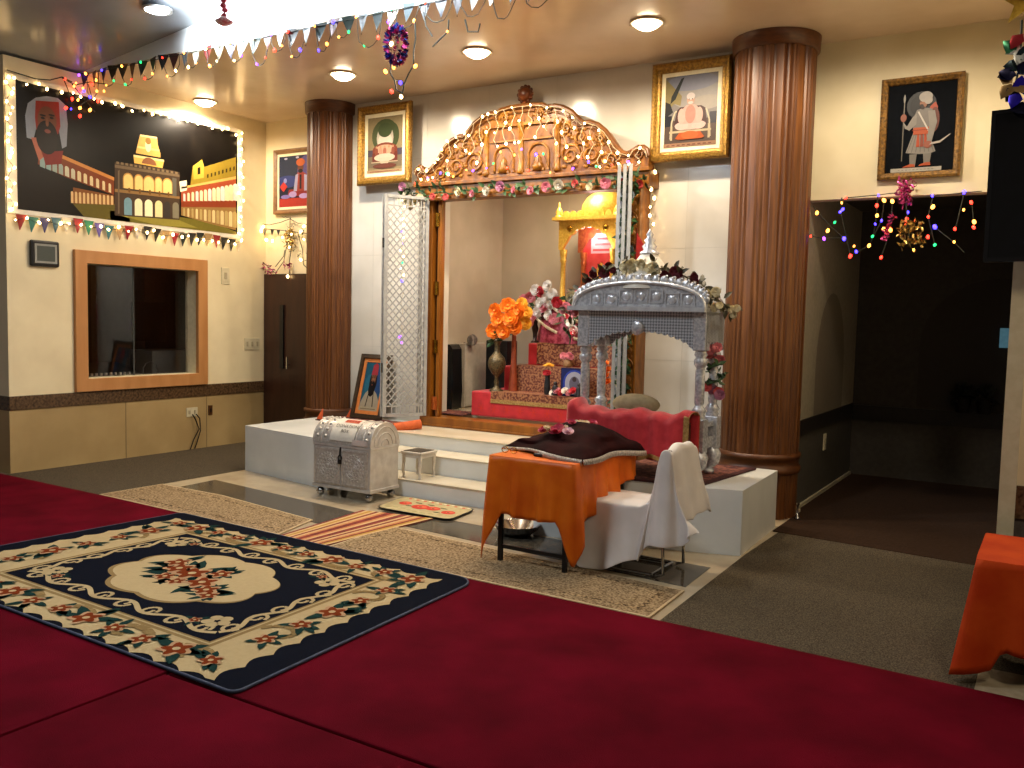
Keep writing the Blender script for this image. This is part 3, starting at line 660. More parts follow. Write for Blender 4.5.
# ------------------------------------------------------------------ light and tinsel ornament beside the left column
t = thing('light_net', 'sagging dark light net with tinsel and small black flags above the dark door', 'string lights', (-8.3, YL-.05, 2.3))
yb = YL-.05
N_ = lambda x, y: at(1, yb, 240+x/9.6, 200+y/9.6)
mb = MB()
for pl in ([(110,200),(180,225),(280,240),(390,215),(480,180)], [(480,180),(560,225),(650,235)], [(110,260),(170,270),(390,290),(640,320)], [(130,420),(170,500),(200,580),(270,640),(340,700),(420,590),(440,480),(480,300),(480,160)], [(480,300),(500,420),(470,620),(480,740)], [(560,330),(600,480),(610,620),(640,650)], [(340,640),(420,540),(430,480)], [(150,330),(140,600),(120,640)]):
    mb.tube([N_(*p) for p in pl], .005, 5)
for k in range(60):
    x, y = rnd.choice([(480,200),(470,380),(480,280),(500,350),(470,450),(600,540)]); p = N_(x+rnd.uniform(-45,45), y+rnd.uniform(-50,50)); mb.tube([p, p+rv(.04)], .003, 4)
mb.build('wire', m_wire, t)
mb = MB()
for k in range(70): p = N_(480+rnd.uniform(-40,40), 380+rnd.uniform(-110,90)); leaf(mb, p-Y3*.01, rv(), rv(), .045, .02, 0)
mb.build('gold_tinsel', M('gold_foil', '9a7b30', 'c8a850', rough=.3, metal=.8), t)
for cx, cy in ((465,640),(310,690),(240,650)):
    mb = MB()
    for k in range(24): p = N_(cx+rnd.uniform(-45,45), cy+rnd.uniform(-35,35)); leaf(mb, p-Y3*.01, rv(), rv(), .045, .02, 0)
    mb.build('pink_tinsel', M('pink_foil', '7a2c4c', 'b04a70', rough=.3, metal=.6), t)
mb = MB().ext([N_(110,450), N_(150,450), N_(155,610), N_(105,610)], (0, .01, 0)); mb.build('red_tassel', paint('a8503c'), t)
for x, c in ((195, '8f1c18'), (240, '1c1c1a'), (310, '15171a'), (370, '181a1e'), (600, '2a2c2c')):
    child(flag_mesh(c), 'flag', t, N_(x, 285), (0, 0, 0), (.065, .1, .085))
bulbs(t, [(N_(*p)-Y3*.03, 'warm') for p in ((110,295),(220,300),(270,385),(330,395),(425,360),(510,330),(600,305),(630,380),(630,255),(175,490),(200,575),(205,675),(475,735),(15,330),(60,350),(600,575),(490,455),(240,260))], .015)
# ------------------------------------------------------------------ carved teak arch round the shrine opening
YF = 7.62
t_arch = thing('carved_arch', 'carved teak arch with a curved pediment framing the shrine opening', 'arch', (-4.65, YF, .47))
ax0, ax1, axc = -5.96, -3.28, -4.66
MB().box(-5.84, -5.735, YF, YF+.22, .47, 2.88).build('post', m_teak, t_arch)
rp = MB().box(-3.50, -3.365, YF, YF+.22, .47, 3.0)
for k in range(17):
    z = .7+.135*k
    rp.ball((-3.432, YF, z), .03, 8, 6, (1, .25, 1)); rp.ball((-3.462, YF, z+.065), .014, 6, 5, (1,.3,2)); rp.ball((-3.402, YF, z+.065), .014, 6, 5, (1,.3,2))
    if k % 2 == 0: rp.tube([(-3.432+.045*math.cos(PI*j/6+.3), YF-.004, z+.06*math.sin(PI*j/6)) for j in range(8)], .008, 5)
rp.tube([(-3.493, YF, .5), (-3.493, YF, 2.95)], .014, 6); rp.tube([(-3.372, YF, .5), (-3.372, YF, 2.95)], .014, 6)
rp.build('post', m_carv, t_arch)
sl = MB().box(-5.86, -3.28, YF-.02, YF+.22, .475, .575); sl.box(-5.86, -3.28, YF-.03, YF+.0, .478, .50); sl.build('sill', m_teak, t_arch, bevel=.006)
st = MB().box(-5.695, -5.65, YF+.04, YF+.08, .575, 2.88); st.build('stile', m_teak, t_arch)
MB().box(-5.735, -5.695, YF+.08, YF+.11, .575, 2.88).build('gap_shade', m_black, t_arch)  # black strip stands in for the shade inside the open gap
for z in (.72, 1.33, 1.95, 2.67):
    MB().box(-5.735, -5.672, YF+.028, YF+.04, z-.07, z+.07).tube([(-5.70, YF+.025, z-.07), (-5.70, YF+.025, z+.07)], .012, 8).build('hinge', m_brass if z > 1 else M('orange_brass', 'b9622c', 'a4531f', metal=.5, rough=.4), t_arch)
ln = MB().box(ax0, ax1, YF-.02, YF+.22, 2.88, 3.03)
ln.box(ax0-.01, ax1+.01, YF-.05, YF+.02, 3.015, 3.05); ln.box(ax0, ax1, YF-.04, YF+.02, 2.865, 2.895)
ln.build('lintel', m_carv, t_arch, bevel=.004)
half = [(0,3.735),(.12,3.735),(.24,3.72),(.30,3.69),(.36,3.70),(.46,3.675),(.56,3.62),(.64,3.54),(.68,3.50),(.74,3.51),(.84,3.475),(.92,3.41),(.98,3.33),(1.03,3.26),(1.10,3.20),(1.17,3.175),(1.20,3.18),(1.22,3.215),(1.26,3.235),(1.31,3.23),(1.345,3.205),(1.36,3.15),(1.36,3.05)]
out = [(axc-a*(.955 if a > 1.3 else 1), z) for a, z in reversed(half)]+[(axc+a, z) for a, z in half[1:]]
MB().ext([(x, YF, z) for x, z in out], (0, .14, 0)).build('pediment', m_carv, t_arch)
cm = MB()
cm.tube([(x, YF-.005, z) for x, z in out[1:-1]], .026, 8); cm.tube([(axc+(x-axc)*.95, YF-.005, 3.04+(z-3.04)*.92) for x, z in out[2:-2]], .012, 6)
for s in (-1, 1):      # scroll ends
    for cx, cz, r in ((1.27, 3.17, .06), (.66, 3.49, .05), (.31, 3.68, .04)):
        cm.tube([(axc+s*(cx+r*(1-k/22)*math.cos(k*.62)), YF-.012, cz+r*(1-k/22)*math.sin(k*.62)) for k in range(22)], .011, 5)
cm.build('crown_moulding', M('carved_teak_edge', '502d0a', '6f4215', rough=.38, scale=14), t_arch)
# relief: pilasters, two niches and scrolling leaves
m_rel = M('carved_teak_relief', '6a400c', '98661e', rough=.36, scale=20)
rl = MB().box(axc-.40, axc+.40, YF-.012, YF, 3.06, 3.09); rl.build('relief_base', m_rel, t_arch)
for x in (-.41, 0, .41):
    MB().lathe([(.035,0),(.045,.02),(.028,.05),(.03,.25),(.026,.42),(.045,.45),(.05,.47),(.04,.5)], (axc+x, YF, 3.08), 10).build('pilaster', m_rel, t_arch)
MB().box(axc-.46, axc+.46, YF-.03, YF, 3.545, 3.575).build('relief_cornice', m_rel, t_arch)
MB().box(axc-.36, axc+.36, YF-.02, YF, 3.4, 3.415).build('relief_shelf', m_rel, t_arch)
for cx in (-.2, .2):
    rl = MB().tube([(axc+cx-.11, YF-.006, 3.1)]+[(axc+cx+.11*math.cos(PI-PI*k/10), YF-.006, 3.26+.1*math.sin(PI*k/10)) for k in range(11)]+[(axc+cx+.11, YF-.006, 3.1)], .014, 6)
    rl.lathe([(.001,0),(.05,.01),(.06,.05),(.03,.1),(.035,.13),(.0,.17)], (axc+cx, YF-.004, 3.09), 10)
    for k in range(5): rl.box(axc+cx-.14+.06*k, axc+cx-.11+.06*k, YF-.02, YF, 3.095, 3.12)
    rl.build('niche', m_rel, t_arch)
for s in (-1, 1):
    for cx, cz, r, dr in ((.55, 3.22, .11, 1), (.78, 3.2, .1, -1), (.66, 3.38, .075, -1), (.98, 3.14, .065, 1), (.5, 3.47, .06, 1), (.86, 3.35, .055, 1), (.2, 3.64, .05, 1)):
        rl = MB().tube([(axc+s*(cx+r*(1-k/26)*math.cos(dr*k*.5)), YF-.008, cz+r*(1-k/26)*math.sin(dr*k*.5)) for k in range(24)], [.016*(1-k/40) for k in range(24)], 5)
        for k in range(6):
            aa = k*PI/3; rl.ball((axc+s*(cx+(r+.012)*math.cos(aa)), YF-.002, cz+(r+.012)*math.sin(aa)), .026, 6, 5, (1.2,.5,.8))
        rl.build('scroll_relief', m_rel, t_arch)
rl = MB()
for k in range(30):
    x = ax0+.1+k*(ax1-ax0-.2)/29; rl.ball((x, YF-.022, 2.915), .02, 6, 4, (1,.4,1))
rl.build('bead_row', m_rel, t_arch)['kind'] = 'stuff'
fn = MB().lathe([(.03, 0), (.05, .02), (.025, .045), (.02, .06)], (axc, YF+.05, 3.735), 12)
fn.ball((axc, YF+.05, 3.86), .075, 14, 10)
for k in range(12):
    a_ = 2*PI*k/12; fn.ball((axc+.075*math.cos(a_), YF+.05, 3.86+.075*math.sin(a_)), .022, 6, 5)
fn.build('finial', M('dark_carved_finial', '4a220c', '6b3514', rough=.35), t_arch)

# ------------------------------------------------------------------ fairy lights draped over the arch
t = thing('icicle_lights', 'fairy lights hanging in pale strands over the carved pediment', 'string lights', (axc, YF-.04, 3.05))
mb = MB(); pts = []
top = [Vector((x, YF-.045, z-.015)) for x, z in out[1:-1]]
mb.tube(top, .004, 4)
for i in range(27):
    x = axc-1.22+2.5*i/26; zt_ = 3.735
    for (xa, za), (xb, zb) in zip(out[:-1], out[1:]):
        if xa <= x <= xb: zt_ = za+(zb-za)*(x-xa)/max(1e-6, xb-xa)
    L = min(zt_-3.08, rnd.choice((.12,.22,.34,.45,.3)))
    P = [Vector((x+.025*math.sin(k*1.9+i), YF-.06-.012*math.sin(k+i), zt_-.02-L*k/5)) for k in range(6)]
    mb.tube(P, .004, 4)
    for k in ([2, 5] if L > .25 and i % 2 else [0, 3, 5] if L > .25 else [0, 4]):
        pts.append((P[k]-Y3*.012+Vector((rnd.uniform(-.015,.015),0,0)), 'warm'))
mb.build('wire', m_wirew, t)
bulbs(t, pts[:95], .011)
t = thing('coloured_fairy_lights', 'red, blue and green fairy lights scattered over the carved pediment and lintel', 'string lights', (axc, YF-.07, 3.0))
mb = MB(); pts = []
P = [Vector((axc-1.25+2.45*i/30, YF-.075, 3.05+.28*abs(math.sin(i*1.1))*max(.15, 1-abs(i-15)/16))) for i in range(31)]
mb.tube(P, .003, 4); mb.build('wire', m_wire, t)
bulbs(t, [(p-Y3*.01, ('red','amber','violet','red','blue','green','amber')[i % 7]) for i, p in enumerate(P)], .0105)

# ------------------------------------------------------------------ garland of roses on the lintel, and the one down the right post
m_fl = [M('petal_pink', 'c4687c', 'd98a98', rough=.6), M('petal_white', 'd9d0bf', 'c9bda8', rough=.6), M('petal_coral', 'c24a4a', 'd4625c', rough=.6), M('petal_mauve', '9a5c78', 'ad728c', rough=.6), M('petal_cream', 'e2d8b8', 'd2c498', rough=.6)]
m_leafs = M('silk_leaf', '16301a', '3a5a30', rough=.5, scale=20)
fl_me = []
for k, mt in enumerate(m_fl):
    mb = MB(); rose(mb, (0,0,0), (0,-1,0), 1); fl_me.append(mesh_only(mb, 'flower', mt))
t = thing('flower_garland', 'garland of pink and white silk roses along the lintel of the carved arch', 'garland', (axc, YF-.06, 2.93))
lv = MB()
vine = [Vector((ax0-.06+(ax1-ax0+.02)*i/30, YF-.06, 2.93+.02*math.sin(i*1.7))) for i in range(31)]
lv.tube(vine, .008, 5)
for p in vine:
    for k in range(3): leaf(lv, p+Vector((rnd.uniform(-.05,.05), -.005, rnd.uniform(-.04,.04))), Vector((rnd.uniform(-1,1), -.5, rnd.uniform(-.8,.8))), Vector((0,-1,.3)), rnd.uniform(.06,.1), .04, 0)
for k in range(46): p = vine[rnd.choice((0,0,1,1,28,29,30))]; leaf(lv, p+Vector((rnd.uniform(-.06,.06), -.02, rnd.uniform(-.1,.08))), rv()-Y3*.5, rv(), .09, .045, 0)
lv.build('foliage', m_leafs, t)
for i in range(17):
    x = ax0-.05+(ax1-ax0)*i/16+rnd.uniform(-.02,.02)
    child(fl_me[rnd.choice((0,1,0,2,1,3,4))], 'flower', t, (x, YF-.085, 2.92+rnd.uniform(-.035,.035)), (rnd.uniform(-.5,.4), rnd.uniform(0,6), rnd.uniform(-.5,.5)), rnd.uniform(.035,.055))
for i in range(9): child(fl_me[(1,4,1,4,3)[i % 5]], 'flower', t, (ax0-.02+rnd.uniform(-.1,.12), YF-.1, 2.93+rnd.uniform(-.12,.12)), (rnd.uniform(-.5,.4), rnd.uniform(0,6), rnd.uniform(-.5,.5)), .05)
t = thing('flower_garland', 'dark leafy garland with pale blue flowers hanging down the right post of the carved arch', 'garland', (-3.5, YF-.06, .9))
lv = MB(); vine = [Vector((-3.455+.025*math.sin(i*1.3), YF-.06, 2.9-2.15*i/40)) for i in range(41)]
lv.tube(vine, .007, 5)
for p in vine:
    for k in range(4): leaf(lv, p+Vector((rnd.uniform(-.04,.04), -.01, 0)), Vector((rnd.uniform(-1,1), -.6, rnd.uniform(-1,.4))), Vector((0,-1,.3)), .1, .045, 0)
lv.build('foliage', m_leafs, t)
m_pb = mesh_only((lambda q: (rose(q, (0,0,0), (0,-1,0), 1), q)[1])(MB()), 'flower', M('petal_pale_blue', '8e9aa6', 'a6b0b8', rough=.6))
for i in range(14): child(m_pb if i % 3 else fl_me[4], 'flower', t, vine[int(i*2.9)]+Vector((rnd.uniform(-.04,.04), -.03, 0)), (rnd.uniform(-.5,.4), rnd.uniform(0,6), 0), .04)
t = thing('fairy_lights', 'short strand of bright fairy lights beside the right post of the carved arch', 'string lights', (-3.24, YF-.03, 2.2))
P = [Vector((-3.30+.025*math.sin(i*2), YF+.12, 3.1-.95*i/12)) for i in range(13)]
MB().tube(P, .004, 4).build('wire', m_wirew, t); bulbs(t, [(p-Y3*.015, 'warm') for p in P[1:]], .012)
# red pennant tied to the post
p = at(1, YF-.1, 637, 232)
t = thing('pennant', 'red triangular pennant hanging against the right post of the carved arch', 'pennant', at(1, YF-.1, 640, 262))
q = [at(1, YF-.1, *u) for u in ((637,233),(635.5,262),(649,253))]
MB().ext(q, (0, .006, 0)).build('flag', M('red_pennant_cloth', 'a81f1c', '96191a', rough=.7), t)
MB().tube([at(1, YF-.1, 637, 228), at(1, YF-.1, 635, 266)], .006, 5).build('stick', paint('5a1a12'), t)

# ------------------------------------------------------------------ folding silver grille doors
def leaf_panel(p, q, z0, z1, parent, first=True):
    """one lattice panel standing from p to q"""
    p, q = Vector((*p, 0)), Vector((*q, 0)); d = (q-p); w_ = d.length; u = d/w_; n_ = u.cross(Z3)
    fr = MB(); up3 = n_
    for a in (0, w_): fr.bar(p+u*a+Z3*z0, p+u*a+Z3*z1, .035, .03, n_)
    for z in (z0+.015, z1-.015): fr.bar(p+Z3*z, q+Z3*z, .03, .03, n_)
    k = 0
    f_ = fr.build('frame', m_gs, parent)
    if not first: return
    la = MB(); P0 = p+u*.017; W_ = w_-.034; H_ = z1-z0-.22; zb = z0+.11; s_ = .072
    nn = int((W_+H_)/s_)+1
    for side in (0, 1):
        for i in range(1, nn):
            c = i*s_*1.0; slope = 1.15
            # line z = slope*(x) - c' ; clip to the panel
            x0_ = max(0, c-H_/slope); x1_ = min(W_, c)
            if x1_-x0_ < .01: continue
            za, zb2 = (c-x0_)*slope, (c-x1_)*slope
            if side == 0: A_, B_ = P0+u*x0_+Z3*(zb+za), P0+u*x1_+Z3*(zb+zb2)
            else: A_, B_ = P0+u*(W_-x0_)+Z3*(zb+za), P0+u*(W_-x1_)+Z3*(zb+zb2)
            la.bar(A_+n_*(.006*(side*2-1)), B_+n_*(.006*(side*2-1)), .013, .006, n_)
    for i in range(1, int(W_/.05)):
        for zz_ in (z0+.03, z1-.115): la.bar(P0+u*(i*.05)+Z3*zz_, P0+u*(i*.05)+Z3*(zz_+.085), .010, .008, n_)
    la.bar(P0+Z3*zb, P0+u*W_+Z3*zb, .012, .012, n_); la.bar(P0+Z3*(z1-.11), P0+u*W_+Z3*(z1-.11), .012, .012, n_)
    la.build('lattice', m_gs, parent)
m_gs = M('painted_silver_grille', 'aaaaa6', '9a9a98', rough=.4, metal=.3)
t = thing('grille_door', 'open silver lattice door folded out at the left of the shrine opening', 'grille door', (-5.95, 7.4, .585))
leaf_panel((-5.78, 7.58), (-6.02, 7.2), .585, 2.90, t)
leaf_panel((-6.065, 7.22), (-5.86, 7.58), .585, 2.90, t, False)
for z in (1.1, 2.4): MB().tube([(-6.042, 7.19, z-.05), (-6.042, 7.19, z+.05)], .014, 8).build('hinge', m_chrome, t)
t = thing('grille_door', 'silver lattice door folded edge-on against the right post of the shrine', 'grille door', (-3.5, 7.4, .585))
dv = Vector((-3.42, 7.4)).normalized()
for k, off in enumerate((-.045, 0, .045)):
    a_ = Vector((-3.53+off, 7.60)); leaf_panel(a_, a_-dv*.40+Vector((.01*k, 0)), .585, 3.02, t)
for k in (-.022, .022):
    MB().bar((-3.53+k, 7.6, .59), (-3.53+k, 7.6, 3.0), .04, .02, (0,1,0)).build('edge_strip', m_silver, t)
# fairy lights tucked behind the left grille
t = thing('fairy_lights', 'strand of mixed fairy lights hanging inside the left silver lattice door', 'string lights', (-5.98, 7.3, 1.3))
P = [Vector((-5.93+.02*math.sin(i*2.2), 7.36, 2.85-1.55*i/24)) for i in range(25)]
MB().tube(P, .0035, 4).build('wire', m_wirew, t)
bulbs(t, [(p, ('warm','warm','green','warm','warm','blue','warm','violet')[i % 8]) for i, p in enumerate(P[:14])]+[(P[22], 'violet'), (P[23], 'violet')], .011)
# ------------------------------------------------------------------ inside the shrine: stepped dais under red and brocade cloths
m_redc = M('red_satin', 'a8121c', 'c42028', rough=.45, scale=9, sheen=.3)
m_broc = M('brown_brocade', '5a2418', '9a6a48', rough=.5, scale=42, detail=2, lo=.42, hi=.58)
m_gtrim = M('gold_braid', '8f6f3c', 'b4935a', rough=.45, metal=.3, scale=60)
t = thing('stepped_dais', 'stepped dais draped in red satin and brown brocade inside the shrine', 'dais', (-4.6, 8.7, .58))
b = MB().box(-5.46, -3.6, 8.0, 9.6, .58, .85); b.build('lower_step', m_redc, t, bevel=.015)
b = MB().box(-5.22, -3.7, 8.28, 9.6, .85, 1.13); b.build('middle_step', m_redc, t, bevel=.015)
b = MB().box(-5.05, -3.8, 8.5, 9.6, 1.13, 1.38); b.build('upper_step', m_redc, t, bevel=.015)
b = MB().box(-4.95, -4.0, 8.72, 9.55, 1.38, 1.72); b.build('throne_base', m_redc, t, bevel=.02)
b = MB()
for x0, y0, z0, z1 in ((-5.20, 7.992, .765, .853), (-5.10, 8.272, .86, 1.134), (-4.93, 8.492, 1.15, 1.384)):
    b.box(x0, -3.75, y0, y0+.012, z0, z1, 0); b.box(x0, -3.75, y0, y0+.27, z1-.002, z1+.006, 0)
    if z0 < .8: b.box(x0, -3.75, y0-.004, y0+.008, z0-.03, z0+.012, 1)
b.build('brocade_runner', [m_broc, m_gtrim], t)
# star pattern woven in the lower cloth
a = Art((-5.4, 7.996, .60), X3, Z3, -Y3, 1.5, .14, m_redc)
for k in range(9):
    for q in range(6): a.line([(.05+.11*k, .5), (.05+.11*k+.025*math.cos(q*PI/3), .5+.35*math.sin(q*PI/3))], .007, 'c43a2c', 2)
a.build('woven_stars', t)

# gold throne
cx_, cyf, cyb = -4.52, 8.86, 9.3
t = thing('gold_throne', 'gilded canopy throne with scalloped arch and dome at the top of the dais', 'throne', (cx_, 9.05, 1.72))
colp = [(.05,0),(.05,.05),(.035,.06),(.045,.1),(.03,.13),(.028,.55),(.04,.58),(.03,.6),(.04,.63),(.045,.7)]
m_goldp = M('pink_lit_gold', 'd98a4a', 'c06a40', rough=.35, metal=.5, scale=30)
for x in (-.31, .31):
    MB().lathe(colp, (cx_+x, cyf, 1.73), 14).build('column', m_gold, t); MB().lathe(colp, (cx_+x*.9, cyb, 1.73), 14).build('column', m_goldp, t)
b = MB().box(cx_-.37, cx_+.37, cyf-.05, cyb+.05, 1.722, 1.735); b.build('seat_plate', m_gold, t)
# scalloped arch panel, front
def scallop(x0, x1, zt, zb, n, apex):
    pts = [(x0, zt), (x1, zt), (x1, zb)]
    for k in range(n*5+1):
        q = k/(n*5); x = x1-.05-(x1-x0-.1)*q
        zz = zb+(apex-zb)*math.sin(PI*q)**.6-.025*abs(math.sin(n*PI*q)); pts.append((x, zz))
    pts.append((x0, zb)); return pts
pts = scallop(cx_-.36, cx_+.36, 2.76, 2.43, 7, 2.69)
MB().ext([(x, cyf-.03, z) for x, z in pts], (0, .05, 0)).build('arch_panel', m_gold, t)
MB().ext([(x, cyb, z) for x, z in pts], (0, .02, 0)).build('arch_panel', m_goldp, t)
b = MB().box(cx_-.42, cx_+.42, cyf-.09, cyb+.08, 2.75, 2.785)
for k in range(9):
    x = cx_-.35+.0875*k; b.ext([(x+.042*math.cos(PI*j/8), cyf-.06, 2.785+.07*math.sin(PI*j/8)) for j in range(9)], (0, .03, 0))
b.build('cornice', m_gold, t)
for x in (-.36, .36):
    MB().lathe([(.05,0),(.05,.02),(.03,.03),(.045,.06),(.03,.09),(.012,.12),(.012,.14),(.0,.18)], (cx_+x, cyf-.03, 2.785), 12).build('finial', m_gold, t)
for x in (-.22, .22): MB().ball((cx_+x, cyf-.035, 2.66), .035, 10, 7, (1,.4,1)).build('rosette', m_brass, t)
b = MB().lathe([(.27,0),(.275,.06),(.26,.14),(.21,.22),(.13,.28),(.05,.31),(.02,.34)], (cx_+.1, cyf+.2, 2.785), 36, flute=lambda j, z: 1.0 if j % 6 else .96); b.build('dome', m_gold, t)
m_pinkb = M('pink_backdrop', 'd25a4a', 'b8382f', rough=.6, scale=5)
MB().box(cx_-.33, cx_+.33, cyb+.03, cyb+.05, 1.74, 2.72).build('back_cloth', m_pinkb, t)
a = Art((cx_-.2, cyb+.025, 2.42), X3, Z3, -Y3, .5, .26, 'e8b8a8'); a.rect(.05,.1,.95,.2,'c85a50'); a.rect(.1,.35,.9,.45,'d47a6c'); a.rect(.15,.6,.85,.7,'c85a50'); a.build('lattice_print', t)
b = MB(); pts = [(-.16,1.74),(.16,1.74),(.2,2.0),(.13,2.1),(.0,2.3),(-.13,2.1),(-.2,2.0)]
b.ext([(cx_+.03+x, 9.12, z) for x, z in pts], (0, .05, 0))
for q in range(10):
    aa = 2*PI*q/10; b.ball((cx_+.03+.1*math.cos(aa), 9.115, 2.06+.1*math.sin(aa)), .03, 7, 5, (1,.5,1))
b.build('seat_back', m_gold, t)
b = MB().lathe([(.14,0),(.15,.04),(.1,.08),(.12,.13),(.07,.18),(.08,.24),(.02,.3)], (cx_+.03, 9.0, 1.735), 16); b.build('idol_pedestal', m_gold, t)
lamp('canopy_lamp', 'POINT', (cx_-.12, 9.2, 2.6), 4, (1, .55, .75), .04)

# cloth bundle and its white ribbons on the upper step
t = thing('wrapped_bundle', 'maroon brocade bundle with white ribbon trim on the upper step of the dais', 'bundle', (-4.6, 8.6, 1.39))
m_mar = M('maroon_brocade', '7a1228', 'b04a58', rough=.5, scale=26, detail=3, lo=.4, hi=.62)
b = MB()
P = []
for i in range(15):
    row = []
    for j in range(24):
        a_ = 2*PI*j/24; q = i/14; r_ = (.36*math.cos(q*PI/2)**.6+.01)*(1+.1*math.sin(3*a_+4*q)+.05*math.sin(7*a_))
        row.append((-4.62+r_*1.05*math.cos(a_), 8.62+.13*math.sin(a_)*r_/.36, 1.385+.46*math.sin(q*PI/2)**.9))
    row.append(row[0]); P.append(row)
b.grid(P).build('cloth', m_mar, t)
b = MB()
for off, zz in ((-.05, 1.45), (.12, 1.6)):
    pts_ = [Vector((-4.95+.6*k/12+off, 8.475-.03*math.sin(k*.5), zz+.25*(1-k/12)**2-.03*k/12)) for k in range(13)]
    for p_, q_ in zip(pts_[:-1], pts_[1:]): b.add([p_, q_, q_+Z3*.035, p_+Z3*.035], [(0,1,2,3)], None, True)
b.build('ribbon', M('cream_ribbon', 'd8c8a8', 'c8b48c', rough=.5), t, solid=.004)

# flowers in vases
def big_flower(mb, c, ax, r, mi, ci):
    petal_ring(mb, c, ax, r, 8, r*.1, r*.15, mi); petal_ring(mb, Vector(c)+Vector(ax)*r*.1, ax, r*.8, 7, r*.2, r*.2, mi, 1, .4); petal_ring(mb, Vector(c)+Vector(ax)*r*.2, ax, r*.55, 6, r*.3, r*.2, mi, 1, .2); mb.ball(Vector(c)+Vector(ax)*r*.3, r*.2, 7, 5, mi=ci)
m_or = M('orange_petal', 'e0620a', 'f08a1c', rough=.55, scale=30); m_ye = M('yellow_petal', 'dd9a1e', 'e8b440', rough=.55, scale=30)
v0 = Vector((-5.2, 8.1, .856))
t = thing('brass_vase', 'engraved brass vase on the lower step of the dais', 'vase', v0)
MB().lathe([(.075,0),(.075,.015),(.03,.04),(.022,.07),(.028,.1),(.02,.13),(.028,.17),(.06,.2),(.09,.25),(.098,.31),(.085,.36),(.05,.4),(.03,.43),(.028,.5),(.04,.53),(.05,.545)], v0, 24).build('body', M('engraved_brass', '3c3220', '6a5a3c', rough=.4, metal=.5, scale=60, bump=.4), t)
t = thing('flower_bouquet', 'big bouquet of orange and yellow silk flowers in the brass vase', 'flowers', v0+Z3*.55)
b = MB()
for k, (px_, py_) in enumerate(((499,320),(508,306),(520,311),(504,331),(494,331),(516,327),(511,319),(496,311))):
    p = at(1, 8.02+.02*(k % 3), px_, py_); b2 = MB(); big_flower(b2, p, Vector((rnd.uniform(-.3,.5), -1, rnd.uniform(-.2,.3))), .088, 0, 0); b2.build('flower', m_or, t); b.tube([p+Y3*.02, (p+v0+Z3*.55)/2+Y3*.05, v0+Z3*.52], .006, 5)
for k, (px_, py_) in enumerate(((522,304),(527,313),(520,322),(526,324))):
    p = at(1, 8.16, px_, py_); b2 = MB(); big_flower(b2, p, Vector((.2, -1, .1)), .07, 0, 0); b2.build('flower', m_ye, t); b.tube([p+Y3*.02, v0+Z3*.52], .006, 5)
for k in range(10): leaf(b, v0+Z3*.6+rv(.05), rv()+Z3*.4, rv(), .12, .05, 0)
b.build('stems', m_leafs, t)
v1 = Vector((-5.0, 8.56, 1.385))
t = thing('dark_vase', 'slender dark vase on the upper step of the dais', 'vase', v1)
MB().lathe([(.045,0),(.045,.012),(.02,.03),(.025,.1),(.04,.16),(.025,.2),(.03,.24),(.05,.27)], v1, 18).build('body', M('dark_bronze', '2c1f1a', '44322a', rough=.4, metal=.4), t)
t = thing('flower_bouquet', 'bouquet of white, pink and red silk flowers in the slender dark vase', 'flowers', v1+Z3*.27)
b = MB(); FM = [mesh_only((lambda q: (rose(q, (0,0,0), (0,-1,0), 1), q)[1])(MB()), 'flower', mt) for mt in (M('petal_bright_white', 'ece4d8', 'dcd0c0', rough=.6), M('petal_rose', 'd06a70', 'e0949a', rough=.6), M('petal_red', 'b8202a', 'c8303a', rough=.6))]
for k, (px_, py_, c) in enumerate(((548,286,0),(553,294,0),(547,298,0),(541,303,0),(550,305,0),(530,297,1),(533,316,1),(545,308,1),(549,315,0),(554,319,1),(541,292,2),(536,290,0),(529,322,1),(557,302,2),(524,300,1),(538,312,0))):
    p = at(1, 8.46, px_, py_); child(FM[c], 'flower', t, p, (rnd.uniform(-.4,.3), rnd.uniform(0,6), rnd.uniform(-.4,.4)), .062); b.tube([p+Y3*.02, v1+Z3*.26], .005, 5)
for k in range(22): leaf(b, v1+Z3*.38+Vector((rnd.uniform(-.12,.25), rnd.uniform(-.06,.02), rnd.uniform(-.06,.22))), rv()+Z3*.2, rv(), .11, .05, 0)
b.build('stems', m_leafs, t)
t = thing('flower_spray', 'leafy spray of pink flowers leaning over the maroon bundle', 'flowers', (-4.3, 8.4, 1.5))
b = MB()
for k in range(40): p = at(1, 8.36, rnd.uniform(561,578), rnd.uniform(292,335)); leaf(b, p, rv(), rv()-Y3, .11, .05, 0)
b.tube([(-4.5, 8.45, 1.39), (-4.45, 8.38, 1.6), (-4.35, 8.36, 1.85)], .008, 5); b.build('stems', m_leafs, t)
for k in range(9): child(FM[(1, 0, 2)[k % 3]], 'flower', t, at(1, 8.32, rnd.uniform(561,580), rnd.uniform(290,332)), (rnd.uniform(-.4,.3), rnd.uniform(0,6), 0), .05)

